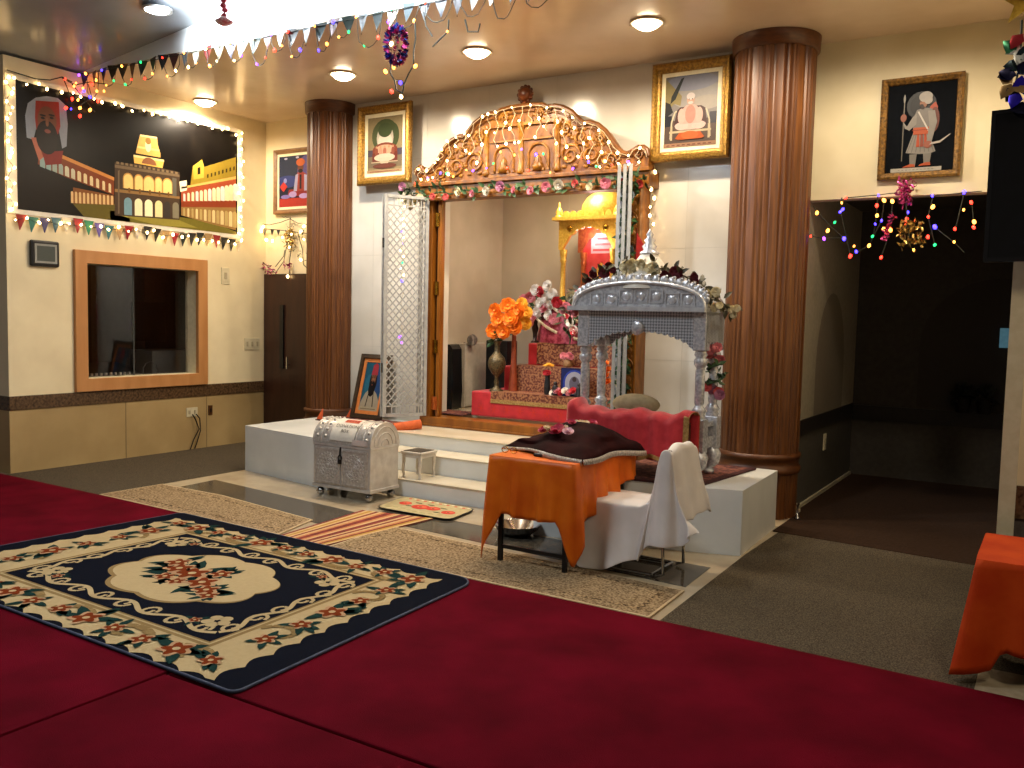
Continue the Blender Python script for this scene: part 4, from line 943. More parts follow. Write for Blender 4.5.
# small things on the steps
p = at(1, 8.1, 572, 397); z_ = .858
t = thing('blue_framed_picture', 'small arched blue framed picture standing on the lower step of the dais', 'picture', (p.x, 8.12, z_))
q0, q1 = at(1, 8.12, 562, 396).x, at(1, 8.12, 588, 396).x; zt_ = at(1, 8.12, 572, 369).z
a = Art((q0, 8.10, z_+.002), X3, Z3, -Y3, q1-q0, zt_-z_, '1c2350'); a.arch(.06, .94, .04, .97, '2a3a8c'); a.arch(.14, .86, .06, .9, '8f8f9c'); a.ell(.5,.45,.2,.28,'5a5664'); a.ell(.5,.62,.08,.09,'3a2e30'); a.build('picture', t)
MB().box(q0-.01, q1+.01, 8.104, 8.13, z_, zt_+.01).build('frame', paint('141a3c'), t)
def pot(x, y, z, r, h, mt, name, label, cat, fl=None):
    t = thing(name, label, cat, (x, y, z)); MB().lathe([(r*.8,0),(r,.1*h),(r*.9,.6*h),(r*.7,.8*h),(r*.95,h)], (x, y, z), 14).build('body', mt, t)
    if fl:
        for k in range(5): child(fl, 'flower', t, (x+rnd.uniform(-r,r), y-.02, z+h+rnd.uniform(0,.03)), (rnd.uniform(-.5,.3), 0, 0), r*.75)
    return t
p = at(1, 8.1, 547, 395); pot(p.x, 8.1, z_, .035, .22, M('dark_pewter', '24262a', '3a3c40', rough=.4, metal=.5), 'oil_lamp', 'dark pewter lamp with a red flower beside the blue framed picture', 'lamp', FM[2])
p = at(1, 8.4, 567, 366); pot(p.x, 8.42, 1.142, .05, .1, M('tan_pot', 'a07a50', '8a6640'), 'flower_pot', 'tan pot of pink flowers on the middle step of the dais', 'pot', FM[1])
t = thing('flower_offering', 'small yellow flower heap on the middle step of the dais', 'flowers', at(1, 8.36, 548, 368))
MY = mesh_only((lambda q: (big_flower(q, (0,0,0), (0,-.6,.8), 1, 0, 0), q)[1])(MB()), 'flower', m_ye)
for k in range(3): child(MY, 'flower', t, at(1, 8.36, 546+2.5*k, 366.5-1.2*(k % 2)), (0,0,0), .035)
t = thing('flower_offering', 'white and pink flower heap below the blue framed picture', 'flowers', at(1, 8.06, 560, 395))
for k in range(6): child(FM[k % 3], 'flower', t, at(1, 8.06, 553+4*k, 393-2*(k % 2)), (-.6,0,0), .04)
for px_, lb in ((555, 'small dark idol between the pewter lamp and the blue picture'), (579, 'small dark idol at the right edge of the blue picture')):
    p = at(1, 8.07, px_, 396); t = thing('idol', lb, 'idol', (p.x, 8.07, z_))
    b = MB().lathe([(.04,0),(.045,.02),(.03,.04),(.035,.08),(.02,.11)], (p.x, 8.07, z_), 12); b.ball((p.x, 8.07, z_+.125), .022, 8, 6); b.build('body', M('dark_stone_idol', '1c1a1c', '2c2628', rough=.4), t)
t = thing('flower_offering', 'orange flower heap behind the silver canopy posts', 'flowers', at(1, 8.06, 606, 372))
MO = mesh_only((lambda q: (big_flower(q, (0,0,0), (0,-.6,.8), 1, 0, 0), q)[1])(MB()), 'flower', m_or)
for k in range(4): child(MO, 'flower', t, at(1, 8.0, 605+2*(k % 2), 364+6*k), (0,0,0), .045)

# speakers, bottle, post, cabinet and fan at the left inside the shrine
sx = -6.05
t = thing('loudspeaker', 'tall black loudspeaker just inside the left jamb of the shrine', 'speaker', (sx, 8.42, .585))
b = MB().ext([(sx-.08, 8.32, .585), (sx+.1, 8.32, .585), (sx+.12, 8.32, .8), (sx+.1, 8.32, 1.28), (sx+.06, 8.32, 1.33), (sx-.08, 8.32, 1.33)], (0, .18, 0)); b.build('cabinet', m_black, t, bevel=.02)
MB().ext([(sx-.05, 8.315, .62), (sx+.08, 8.315, .62), (sx+.09, 8.315, 1.27), (sx-.05, 8.315, 1.27)], (0, .006, 0)).build('speaker_grille', paint('1c1c1d'), t)
p = at(1, 8.25, 441.5, 407); t = thing('spray_bottle', 'tall blue printed bottle beside the loudspeaker in the shrine', 'bottle', (p.x, 8.25, .585))
b = MB().lathe([(.04,0),(.042,.02),(.042,.36),(.03,.4),(.018,.43),(.018,.47)], (p.x, 8.25, .585), 16, mi=0); b.lathe([(.0425,.08),(.0425,.3)], (p.x, 8.25, .585), 16, mi=1)
b.build('body', [M('clear_blue_bottle', '6f8fa6', '8aa6b8', rough=.2), M('bottle_print', '2f6fa0', 'c9a23c', rough=.4, scale=16, lo=.45, hi=.55)], t)
MB().lathe([(.02,0),(.02,.03),(.01,.04)], (p.x, 8.25, 1.055), 12).build('cap', paint('d8d8d8'), t)
p0, p1 = at(1, 8.75, 485, 391), at(1, 8.75, 509, 341)
t = thing('black_speaker_box', 'black loudspeaker box behind the brass vase', 'speaker', ((p0.x+p1.x)/2, 8.85, .585))
MB().box(p0.x, -5.48, 8.75, 8.98, .585, p1.z).build('cabinet', m_black, t, bevel=.01)
b = MB(); 
for zz in (.85, 1.2): b.lathe([(.07,0),(.06,.004),(.02,.012)], (-5.62, 8.748, zz), 16, axis=(0,-1,0))
b.build('cone', paint('1a1a1a'), t)
p0 = at(1, 8.2, 512.5, 367); p1 = at(1, 8.2, 514, 330)
t = thing('incense_holder', 'tapered brown wooden incense stand beside the orange bouquet', 'stand', (p0.x, 8.22, .857))
MB().lathe([(.05,0),(.03,.5*(p1.z-.857)),(.022,p1.z-.857)], (p0.x, 8.22, .857), 10).build('body', M('reddish_wood', '7c3216', '8f4020', rough=.5), t)
t = thing('white_cabinet', 'low white cabinet along the left wall inside the shrine', 'cabinet', (-6.0, 9.1, .585))
MB().box(-6.14, -5.98, 8.62, 9.6, .585, 1.34).build('body', M('dull_white_laminate', 'b8b0a0', 'aca494', rough=.5), t, bevel=.006)
MB().box(-5.98, -5.974, 8.64, 9.1, .6, 1.31).build('door', M('dull_white_laminate', 'b8b0a0'), t)
p = at(0, -5.95, 471, 340)
t = thing('clip_fan', 'small grey clip fan above the white cabinet', 'fan', (-5.95, p.y, p.z-.1))
b = MB().lathe([(.06,-.01),(.07,0),(.06,.01)], (-5.93, p.y, p.z), 14, axis=(1,-.6,0)); b.tube([(-5.95, p.y, p.z), (-6.0, p.y, p.z-.06), (-6.05, p.y, 1.345)], .012, 6); b.build('body', M('grey_fan_metal', '6a665e', '8a867c', rough=.4, metal=.4), t)
b = MB()
for k in range(3): leaf(b, (-5.915, p.y, p.z), (0, math.cos(k*2.1), math.sin(k*2.1)), (1,0,0), .07, .05, 0)
b.build('blades', paint('8f8a80'), t)
m_mrug = M('maroon_rug', '3a0f14', '7c4a3c', rough=.9, scale=26, detail=4, lo=.42, hi=.6)
tag(MB().box(-6.1, -5.5, 7.88, 8.24, .58, .59).build('maroon_rug', m_mrug), 'maroon patterned rug on the shrine floor beside the loudspeaker', 'rug')

# ------------------------------------------------------------------ silver canopy (palki) on the right of the platform
px0, px1, py0, py1 = -3.24, -2.28, 6.36, 6.66
t = thing('silver_canopy', 'embossed silver canopy on turned posts, standing on the right of the platform', 'canopy', (-2.76, 6.5, .49))
postp = [(.045,0),(.05,.02),(.04,.035),(.055,.06),(.04,.085),(.03,.1),(.036,.12),(.036,.36),(.03,.38),(.05,.41),(.05,.44),(.036,.46),(.05,.48),(.04,.51),(.04,.56)]
for x in (px0, px1):
    for y in (py0, py1):
        MB().lathe(postp, (x, y, .93), 16).build('post', m_silver, t)
        b = MB().box(x-.06, x+.06, y-.05, y+.05, .68, .93)
        b.build('base_block', m_silver, t, bevel=.006)
        s_ = 1 if x > -2.7 else -1
        f_ = MB().tube([(x+s_*.0, y, .69), (x+s_*.03, y-.015, .63), (x+s_*.035, y-.03, .58), (x-s_*.0, y-.03, .54), (x+s_*.01, y-.04, .51)], [.055, .06, .045, .032, .04], 10)
        f_.ball((x+s_*.01, y-.05, .508), .042, 10, 7, (1, 1.2, .6))
        f_.build('foot', m_silver, t)
for y in (py0, py1): 
    b = MB().box(px0, px1, y-.025, y+.025, .70, .90); b.build('rail', m_silver, t)
for x in (px0, px1):
    b = MB().box(x-.03, x+.03, py0, py1, .70, .78); b.box(x-.03, x+.03, py0, py1, .86, .90); b.build('rail', m_silver, t)
MB().box(px0+.02, px1-.02, py0, py1, .88, .905).build('deck', m_silverp, t)
def pelmet(p, q, n_, name, W=None):
    p, q = Vector((*p, 0)), Vector((*q, 0)); L = (q-p).length; u = (q-p)/L; nm = Vector(n_)
    pts = [(0, 1.73), (L, 1.73), (L, 1.44)]
    k = int(L/.06)
    for i in range(k*4+1):
        s_ = i/(k*4); x = L-.1-(L-.2)*s_ if L > .5 else L-L*s_
        z = 1.45+(.135*math.sin(PI*s_)**.55 if L > .5 else .06)-.02*abs(math.sin(k*PI*s_)); pts.append((x, z))
    pts.append((0, 1.44))
    b = MB().ext([p+u*x+Z3*z for x, z in pts], nm*.012); b.build(name, m_silvm, t)
m_silvm = M('perforated_silver', 'a4a8ae', '9a9ea4', rough=.35, metal=.5, scale=20)
_nt = m_silvm.node_tree; _ck = _nt.nodes.new('ShaderNodeTexChecker'); _ck.inputs['Scale'].default_value = 62
_ck.inputs['Color1'].default_value = lin('c4c8ce'); _ck.inputs['Color2'].default_value = lin('82868c')
_mp = _nt.nodes.new('ShaderNodeMapping'); _mp.inputs['Rotation'].default_value = (0, PI/4, 0); _mp.inputs['Location'].default_value = (.013, .007, .011)
_tc = [n for n in _nt.nodes if n.type == 'TEX_COORD'][0]
_nt.links.new(_tc.outputs['Object'], _mp.inputs['Vector']); _nt.links.new(_mp.outputs['Vector'], _ck.inputs['Vector'])
_nt.links.new(_ck.outputs['Color'], _nt.nodes['Principled BSDF'].inputs['Base Color'])
pelmet((px0-.05, py0-.05), (px1+.05, py0-.05), (0,1,0), 'pelmet'); pelmet((px0-.05, py1+.04), (px1+.05, py1+.04), (0,1,0), 'pelmet')
pelmet((px0-.05, py0-.05), (px0-.05, py1+.05), (1,0,0), 'pelmet'); pelmet((px1+.04, py0-.05), (px1+.04, py1+.05), (1,0,0), 'pelmet')
for x in (px0, px1):
    for y in (py0, py1): MB().box(x-.05, x+.05, y-.058, y+.05, 1.44, 1.73).build('corner_plate', m_silver, t, bevel=.008)
b = MB(); b.ext([(px0-.12, py0-.12, 1.725), (px1+.06, py0-.12, 1.725), (px1+.06, py1+.1, 1.725), (px0-.12, py1+.1, 1.725)], (0,0,.034)); b.build('eave', m_silverp, t, bevel=.008)
# arched roof front
arc = [(px0-.08+(px1-px0+.12)*(1-math.cos(PI*k/24))/2, 1.755+.185*math.sin(PI*k/24)**.85) for k in range(25)]
b = MB().ext([(x, py0-.07, z) for x, z in arc], (0, .03, 0)); b.ext([(x, py1+.04, z) for x, z in arc], (0, .03, 0))
b.build('roof_gable', m_silver, t)
b = MB(); b.grid([[(x, y, z+.004) for x, z in arc] for y in (py0-.08, py1+.07)]); b.build('roof_vault', m_silver, t, solid=.012)
b = MB().tube([(x, py0-.08, z+.005) for x, z in arc], .014, 8)
b.build('roof_rim', m_silverp, t)
b = MB()
for k in range(1, 24):
    x, z = arc[k]; b.ball((x, py0-.05, z+.03), .034, 8, 6, (1,.4,1.1)); b.ball((x+.02, py0-.05, z+.062), .012, 6, 4)
b.build('crest', m_silver, t)
b = MB()
for k in range(7):
    x = px0+.12+k*.125; h_ = 1.84 if k in (2,3,4) else 1.815
    b.ball((x, py0-.072, h_), .036, 10, 7, (1,.3,1)); b.rings((x-.055, py0-.072, h_-.05), X3, Z3, -Y3, .11, .1, [(0,0),(0,.006),(.008,.006),(.008,0)])
b.build('embossing', m_silverp, t)
b = MB().ball((-2.77, py0-.07, 1.60), .05, 10, 8, (1,.4,1.2)); b.build('pendant', m_silver, t)
b = MB().lathe([(.26,0),(.24,.05),(.165,.14),(.09,.24),(.06,.28)], (-2.79, 6.52, 1.90), 28); b.build('dome', M('frosted_white_dome', 'cfc8ba', 'bdb6a8', rough=.5), t)
b = MB().lathe([(.075,0),(.075,.015),(.045,.03),(.06,.06),(.035,.085),(.045,.11),(.02,.13),(.03,.15),(.0,.2)], (-2.79, 6.52, 2.175), 16); b.build('finial', m_silverp, t)
# garland over the canopy
t = thing('flower_garland', 'garland of cream and burgundy silk flowers laid over the silver canopy roof', 'garland', (-2.76, 6.33, 1.78))
lv = MB(); vine = []
for px_, py_ in ((572,318),(578,303),(590,291),(602,282),(614,277),(628,276),(640,275),(655,276),(668,280),(680,282),(692,288),(702,296),(712,303)): vine.append(at(1, py0+.04, px_, py_-8))
vine += [Vector((px1+.12, py0+.05, 1.80)), Vector((px1+.12, py1, 1.76))]
lv.tube(vine, .008, 5)
for p in vine:
    for k in range(7): leaf(lv, p+rv(.045), rv()-Y3*.3, Vector((0,-1,.4)), .085, .04, 0)
lv.build('foliage', M('olive_leaf', '2c2a14', '4a4020', rough=.5, scale=20), t)
FB = mesh_only((lambda q: (rose(q, (0,0,0), (0,-1,0), 1), q)[1])(MB()), 'flower', M('petal_burgundy', '4a101a', '6a1c28', rough=.6))
for k, p in enumerate(vine):
    c = [FM[1], fl_me[4], FB, FB, FB, fl_me[4], fl_me[4], fl_me[4], FB, FB, FB, fl_me[4], fl_me[4], fl_me[4], fl_me[4]][k]
    for q in range(7 if k in (6,7) else 3): child(c, 'flower', t, p+Vector((rnd.uniform(-.06,.06), -.04, rnd.uniform(-.05,.03))), (rnd.uniform(-.6,.2), rnd.uniform(0,6), rnd.uniform(-.4,.4)), rnd.uniform(.028,.04))
t = thing('flower_garland', 'short pink and green garland wound round the rear right post of the silver canopy', 'garland', (px1+.02, py1, 1.1))
lv = MB(); P = [Vector((px1+.02+.06*math.cos(k*.9), py1-.03+.06*math.sin(k*.9), 1.1+.36*k/20)) for k in range(21)]; lv.tube(P, .01, 5)
for p in P[4:14]:
    for k in range(3): leaf(lv, p, rv(), rv(), .07, .035, 0)
lv.build('foliage', m_leafs, t)
for k in (0,1,2,3,15,16,17,18,19,20): child(FM[1] if k > 10 else fl_me[2 if k % 2 else 3], 'flower', t, P[k]+Vector((.0,-.05,0)), (rnd.uniform(-.5,.3), 0, .3), .042)
# cushion on its deck
b = MB().ball((-2.86, 6.52, .99), .2, 20, 12, (1, .6, .42)); tag(b.build('cushion', M('beige_cushion', '9c8c6a', '8c7c5c', rough=.8)), 'plump beige cushion on the deck of the silver canopy', 'cushion')

# red cloth over a low bench in front of the canopy
t = thing('covered_bench', 'low wooden bench under a draped red cloth in front of the silver canopy', 'bench', (-2.75, 6.12, .475))
b = MB(); b.box(-3.12, -2.29, 6.09, 6.23, .88, .91)
for x in (-3.1, -2.31):
    for y in (6.11, 6.21): b.box(x-.02, x+.02, y-.02, y+.02, .484, .89)
b.build('frame', m_dark, t)
P = []
for i in range(41):
    x = -3.22+.98*i/40; row = []
    top_ = .965+.012*math.sin(i*.35)+.008*math.sin(i*.9)+(.05 if i < 3 else .012 if i > 36 else 0)
    for j in range(22):
        q = j/21; fold = .014*math.sin(i*1.1+2*q)+.012*math.sin(i*.43)
        if q < .45: y = 6.045-fold*(1-q)-.05*(1-q/.45)*.4; z = .64+.015*math.sin(i*.7)+(top_-.64)*(q/.45)
        elif q < .65: y = 6.05+.21*(q-.45)/.2; z = top_+.02*math.sin(PI*(q-.45)/.2)
        else: y = 6.27+fold; z = top_-(top_-.6)*(q-.65)/.35
        row.append((x, y, z))
    P.append(row)
tag(MB().grid(P).build('red_cloth', M('crimson_cotton', 'ae1a24', 'c42c34', rough=.65, scale=14, bump=.2, bscale=120, sheen=.2), solid=.006), 'crimson cloth with a gold edge draped over the bench before the silver canopy', 'cloth')
cl_ = bpy.data.objects['red_cloth']
b = MB()
for j in range(21): b.add([Vector(P[40][j])+X3*.004, Vector(P[40][j+1])+X3*.004, Vector(P[40][j+1])+X3*.004-Vector((.04,0,0))-Y3*.006, Vector(P[40][j])+X3*.004-Vector((.04,0,0))-Y3*.006], [(0,1,2,3)])
for i in range(40): b.add([Vector(P[i][0])-Y3*.006, Vector(P[i+1][0])-Y3*.006, Vector(P[i+1][0])-Y3*.006+Z3*.03, Vector(P[i][0])-Y3*.006+Z3*.03], [(0,1,2,3)])
b.build('gold_edge', m_gtrim, cl_, solid=.004)
# maroon rugs on the platform
p, q = fl(708, 487, .48), fl(747, 466, .48)
pts = [(-3.33, 5.95), (-2.16, 6.06), (-2.05, 7.12), (-3.33, 7.12)]
b = MB().prism(pts, .471, .484, 0); b.prism([(-3.3, 6.0), (-2.2, 6.1), (-2.1, 7.08), (-3.3, 7.08)], .484, .4845, 1)
tag(b.build('maroon_rug', [M('maroon_rug_edge', '2c0a0e', '3c1014', rough=.9), m_mrug]), 'maroon patterned rug under the silver canopy, its edge on the white platform', 'rug')
b = MB().box(-7.0, -6.05, 7.2, 7.66, .471, .482); tag(b.build('maroon_rug', m_mrug), 'maroon patterned rug under the leaning portrait', 'rug')

# portrait leaning between the left column and the grille
P0 = at(1, 7.58, 350, 413); w_ = .45; h_ = .74
O = Vector((P0.x, 7.60, .484)); V = Vector((0, .20, .72)).normalized(); Nn = X3.cross(V)
def art5(a):
    a.rect(0, 0, 1, 1, '1f5a72'); a.ell(.28, .55, .2, .2, '2a6a84'); a.ell(.8, .6, .2, .3, '2a4a7c')
    a.poly([(0,0),(1,0),(1,.2),(.8,.36),(.62,.44),(.38,.44),(.2,.36),(.02,.16)], 'b0a48c'); a.line([(.4,.42),(.32,.08)], .012, '241c16'); a.line([(.62,.42),(.7,.08)], .012, '241c16')
    a.ell(.52, .66, .15, .16, '8c5a40'); a.poly([(.36,.74),(.7,.74),(.68,.94),(.55,.99),(.4,.94)], 'a83440'); a.ell(.5, .46, .17, .17, '120f10'); a.ell(.37, .6, .04, .14, '120f10'); a.ell(.67, .6, .04, .14, '120f10')
    a.ell(.5, .56, .09, .03, '191314'); a.ell(.5, .535, .04, .014, '7c4238'); a.ell(.46, .69, .02, .012, '1c1412'); a.ell(.57, .69, .02, .012, '1c1412'); a.ell(.46, .72, .035, .01, '1c1412'); a.ell(.57, .72, .035, .01, '1c1412'); a.ell(.51, .63, .02, .045, '9c664a')
    a.rect(0, 0, 1, .08, 'b8aa8c'); a.rect(.1, .03, .9, .045, '7a6a54')
framed('portrait', 'framed portrait of a bearded man in a red turban leaning beside the left column', 'portrait', O, X3, V, Nn, w_, h_, [(0, 0), (0, .03), (.045, .035), (.05, .008)], M('dark_portrait_frame', '2e2216', '40301e', rough=.5), .04, art5, '1f5a72', matm=M('orange_mat_board', 'c87838', 'bb6c30', rough=.6))
b = MB().tube([at(1, 7.1, 394, 428), at(1, 7.3, 421, 424)], .05, 14); b.tube([at(1, 7.1, 394, 428)-Vector((.01,.01,0)), at(1, 7.3, 421, 424)+Vector((.004,.004,0))], .03, 12)
tag(b.build('rolled_mat', M('orange_felt', 'c25a28', 'b04e20', rough=.8)), 'small orange rolled mat at the foot of the open grille', 'mat')
for px_, py_, lb in ((348, 417, 'small orange cloth pennant beside the leaning portrait'), (318.5, 419, 'small orange cloth pennant behind the silver chest')):
    p = fl(px_, py_, .484); t = thing('orange_pennant', lb, 'pennant', p)
    MB().ext([p+Vector((-.03,0,0)), p+Vector((.05,0,.0)), p+Vector((.05,.01,.12))], (0,.012,0)).build('cloth', M('orange_pennant_cloth', 'c8562a', rough=.7), t)

# ------------------------------------------------------------------ silver donation chest
chx0, chx1, chy0, chy1 = -5.745, -5.07, 5.89, 6.275
t = thing('donation_chest', 'embossed silver chest with a domed lid and a paper sign, before the platform steps', 'chest', ((chx0+chx1)/2, (chy0+chy1)/2, 0))
m_ches = M('chest_silver', 'cdc9c2', 'b4aea6', rough=.34, metal=.45, scale=50, bump=.3, bscale=90)
m_chesp = M('chest_silver_plain', 'cfcbc3', 'bdb8b0', rough=.32, metal=.4, scale=14, bump=.1)
b = MB().box(chx0, chx1, chy0, chy1, .085, .49); b.box(chx0-.008, chx1+.008, chy0-.008, chy1+.008, .085, .115); b.box(chx0-.006, chx1+.006, chy0-.006, chy1+.006, .465, .49)
b.build('body', m_chesp, t, bevel=.004)
for k in (0, 1):
    x0 = chx0+.03+k*.315; d = MB().box(x0, x0+.3, chy0-.012, chy0, .125, .455, 0); d.rings((x0+.01, chy0-.012, .135), X3, Z3, -Y3, .28, .31, [(0,0),(0,.005),(.012,.005),(.012,0)], 0)
    c = (x0+.15, chy0-.012, .29)
    for r_ in (.035, .07, .1): d.tube([(c[0]+r_*math.cos(j*PI/12), c[1], c[2]+r_*math.sin(j*PI/12)) for j in range(24)], .008, 5, closed=True)
    for r_, n_ in ((.053, 10), (.085, 16), (.115, 20)):
        for j in range(n_): d.ball((c[0]+r_*math.cos(2*PI*j/n_), c[1], c[2]+r_*math.sin(2*PI*j/n_)), .012, 6, 4, (1,.6,1))
    d.ball(c, .025, 8, 6, (1,.5,1))
    dd = d.build('door', m_ches, t)
cyc = (chy0+chy1)/2; ry = (chy1-chy0)/2+.004
arcp = [(cyc-ry*math.cos(PI*k/20), .492+.205*math.sin(PI*k/20)) for k in range(21)]
b = MB(); b.grid([[(x, y, z) for y, z in arcp] for x in (chx0-.004, chx1+.004)], 0)
b.poly([(chx1+.004, y, z) for y, z in arcp], 1); b.poly([(chx0-.004, y, z) for y, z in arcp][::-1], 1)
for x in (chx0+.0, chx0+.09, chx0+.5, chx1-.09, chx1): b.tube([(x, y+(y-cyc)*.01, z+.003) for y, z in arcp], .006, 5)
for r_ in (.15, .1, .05): b.tube([(chx1+.006, cyc+r_*math.cos(PI*k/14), .5+r_*1.1*math.sin(PI*k/14)) for k in range(15)], .004, 5)
for x in (chx0+.045, chx1-.045, chx0+.14):
    for k in range(1, 10): y, z = arcp[k*2]; b.ball((x, y, z), .016, 7, 5)
b.build('lid', [m_ches, m_chesp], t)
b = MB().tube([(chx0+.337, chy0-.014, .47), (chx0+.337, chy0-.02, .40)], .007, 6); b.tube([(chx0+.337+.02*math.cos(j*PI/6), chy0-.02, .375+.022*math.sin(j*PI/6)) for j in range(12)], .006, 5, closed=True); b.box(chx0+.318, chx0+.356, chy0-.028, chy0-.014, .32, .36)
b.build('lock', M('dark_iron', '2c2a28', '3a3836', rough=.4, metal=.7), t)
for x in (chx0+.05, chx1-.05):
    for y in (chy0+.04, chy1-.04):
        MB().lathe([(.012,.085),(.012,.07)][::-1], (x, y, 0), 8).ball((x, y, .038), .038, 14, 10).build('ball_foot', m_chrome, t)
# paper sign wrapped on the lid
def lidp(x, k, lift=.008):
    q = PI*k/20; return Vector((x, cyc-(ry+lift)*math.cos(q), .492+(.205+lift)*math.sin(q)))
sx0, sx1 = chx0+.20, chx0+.49
b = MB(); b.grid([[lidp(x, 1.0+8*j/10, .010) for j in range(11)] for x in (sx0, sx1)], 0)
b.grid([[lidp(x, 6.7+1.7*j/4, .012) for j in range(5)] for x in (sx0+.09, sx0+.26)], 1)
sg = b.build('paper_sign', [M('white_paper', 'd8d2c4', 'cec8ba', rough=.7), M('sign_orange_header', 'c4542c', 'b0421e', rough=.6)], t)
b = MB()
for word, k, s_ in (('DONATION', 5.3, .047), ('BOX', 3.7, .045)):
    o_ = lidp((sx0+sx1)/2+.015, k, .014); v_ = (lidp(0, k+.3)-lidp(0, k-.3)).normalized(); text_mesh(word, s_, o_, X3, v_, b)
b.build('lettering', M('sign_ink', '2a2622', rough=.6), sg)
b = MB()      # header writing reduced to short strokes, as far as it can be read
for k in range(5): b.add([lidp(sx0+.1+.032*k, 7.2, .0145), lidp(sx0+.122+.032*k, 7.2, .0145), lidp(sx0+.122+.032*k, 7.9, .0145), lidp(sx0+.1+.032*k, 7.9, .0145)], [(0,1,2,3)])
b.build('header_marks', M('sign_red_ink', '8c2412', rough=.6), sg)
b = MB(); b.grid([[lidp(x, .2+1.5*j/4, .010) for j in range(5)] for x in (chx0+.47, chx0+.64)]); b.build('paper_strip', M('pale_pink_paper', 'c9b8ae', 'bdaea4', rough=.7), t)
# little white stool on the first step
t = thing('small_stool', 'small white footstool with curved legs on the lowest step', 'stool', (-5.02, 6.52, .158))
MB().box(-5.14, -4.9, 6.39, 6.64, .385, .405, 0).box(-5.13, -4.91, 6.40, 6.63, .35, .385, 0).build('seat', M('stool_white', 'c8c2b6', 'b8b2a6', rough=.4), t, bevel=.004)
MB().box(-5.12, -4.92, 6.41, 6.62, .405, .409).build('dark_top', paint('3a342c'), t)
for x in (-5.115, -4.925):
    for y in (6.41, 6.62):
        MB().tube([(x, y, .37), (x*1.0, y, .30), (x, y-.012, .22), (x, y+.004, .19), (x, y, .16)], [.02, .016, .012, .012, .017], 8).build('leg', MATS['stool_white'], t)
# ------------------------------------------------------------------ rugs on the floor
def speckle_rug(name, pts, label, inset=.09):
    """tan mottled runner with a darker line along its border"""
    cx = sum(p[0] for p in pts)/len(pts); cyy = sum(p[1] for p in pts)/len(pts)
    def ins(d):
        o = []; n = len(pts)
        for i in range(n):
            a_, b_, c_ = Vector(pts[i-1]), Vector(pts[i]), Vector(pts[(i+1) % n])
            u = (b_-a_).normalized(); v = (c_-b_).normalized(); nu = Vector((-u.y, u.x)); nv = Vector((-v.y, v.x)); m_ = (nu+nv); m_ /= max(.3, m_.dot(nu)); o.append(b_+m_*d)
        return o
    s_ = sum(pts[i-1][0]*pts[i][1]-pts[i][0]*pts[i-1][1] for i in range(len(pts)))
    if s_ < 0: pts = pts[::-1]
    b = MB().prism(pts, .004, .012, 2)
    for k, (d, mi) in enumerate(((.015, 0), (inset, 1), (inset+.03, 0))): b.poly([(p.x, p.y, .0122+.0004*k) for p in ins(d)], mi)
    return tag(b.build(name, [M('tan_speckled_pile', '5c4830', 'a08a6a', rough=.95, scale=75, detail=6, lo=.38, hi=.6, spec=.1), M('brown_speckled_line', '3e2e1c', 'a88e6a', rough=.95, scale=45, detail=6, lo=.4, hi=.62, spec=.1), M('cream_rug_binding', 'b8a27e', 'a8926e', rough=.9)]), label, 'rug')
speckle_rug('tan_runner', [(-7.17, 4.70), (-7.16, 5.34), (-6.3, 5.33), (-5.0, 5.12), (-4.86, 4.62)], 'tan speckled runner between the grey carpet and the striped mat')
speckle_rug('tan_runner', [(-4.33, 4.57), (-4.36, 5.33), (-1.88, 5.11), (-1.86, 4.52)], 'tan speckled runner under the front legs of the orange covered table')
# striped mat
c4 = [Vector((-4.83, 4.62)), Vector((-4.37, 4.58)), Vector((-4.27, 5.74)), Vector((-4.92, 5.62))]
b = MB(); L4 = lambda u, v, z: (lambda q: (q.x, q.y, z))((c4[0]*(1-u)+c4[1]*u)*(1-v)+(c4[3]*(1-u)+c4[2]*u)*v)
b.prism([L4(*u, 0)[:2] for u in ((0,0),(1,0),(1,1),(0,1))], .004, .0125, 0)
cs = [0,2,3,2,0,2,1,0,0,1,2,0,0,2,0,2,1,0,3,2]
for k in range(20): b.poly([L4(k/20,0,.0128), L4((k+1)/20,0,.0128), L4((k+1)/20,1,.0128), L4(k/20,1,.0128)], cs[k])
tag(b.build('striped_mat', [M('dark_red_stripe', '5c140c', '7a1e12', rough=.9), M('orange_stripe', 'a8683a', 'b47a48', rough=.9), M('cream_stripe', 'bf9f70', 'b49262', rough=.9), M('ochre_stripe', 'a8802c', '9c7420', rough=.9)]), 'mat striped in red, orange and cream running toward the platform steps', 'mat')
# door mat with poppies
c4b = [Vector((-4.90, 5.76)), Vector((-4.11, 5.75)), Vector((-4.17, 6.22)), Vector((-4.99, 6.27))]
def rr(q, n=5, r=.1):
    pts = []
    for cx, cyy, a0 in ((1-r,r*1.6,-90),(1-r,1-r*1.6,0),(r,1-r*1.6,90),(r,r*1.6,180)):
        for k in range(n+1): a_ = math.radians(a0+90*k/n); pts.append((cx+r*math.cos(a_), cyy+r*1.6*math.sin(a_)))
    return pts
Q4 = lambda u, v, z: (lambda q: Vector((q.x, q.y, z)))((c4b[0]*(1-u)+c4b[1]*u)*(1-v)+(c4b[3]*(1-u)+c4b[2]*u)*v)
b = MB(); b.prism([Q4(u, v, 0)[:2] for u, v in rr(0)], .0135, .020, 1); b.poly([Q4(.5+(u-.5)*.975, .5+(v-.5)*.96, .0205) for u, v in rr(0)], 0)
def el(cx, cyy, rx, ry, mi, z, n=14): b.poly([Q4(cx+rx*math.cos(2*PI*k/n), cyy+ry*math.sin(2*PI*k/n), z) for k in range(n)], mi)
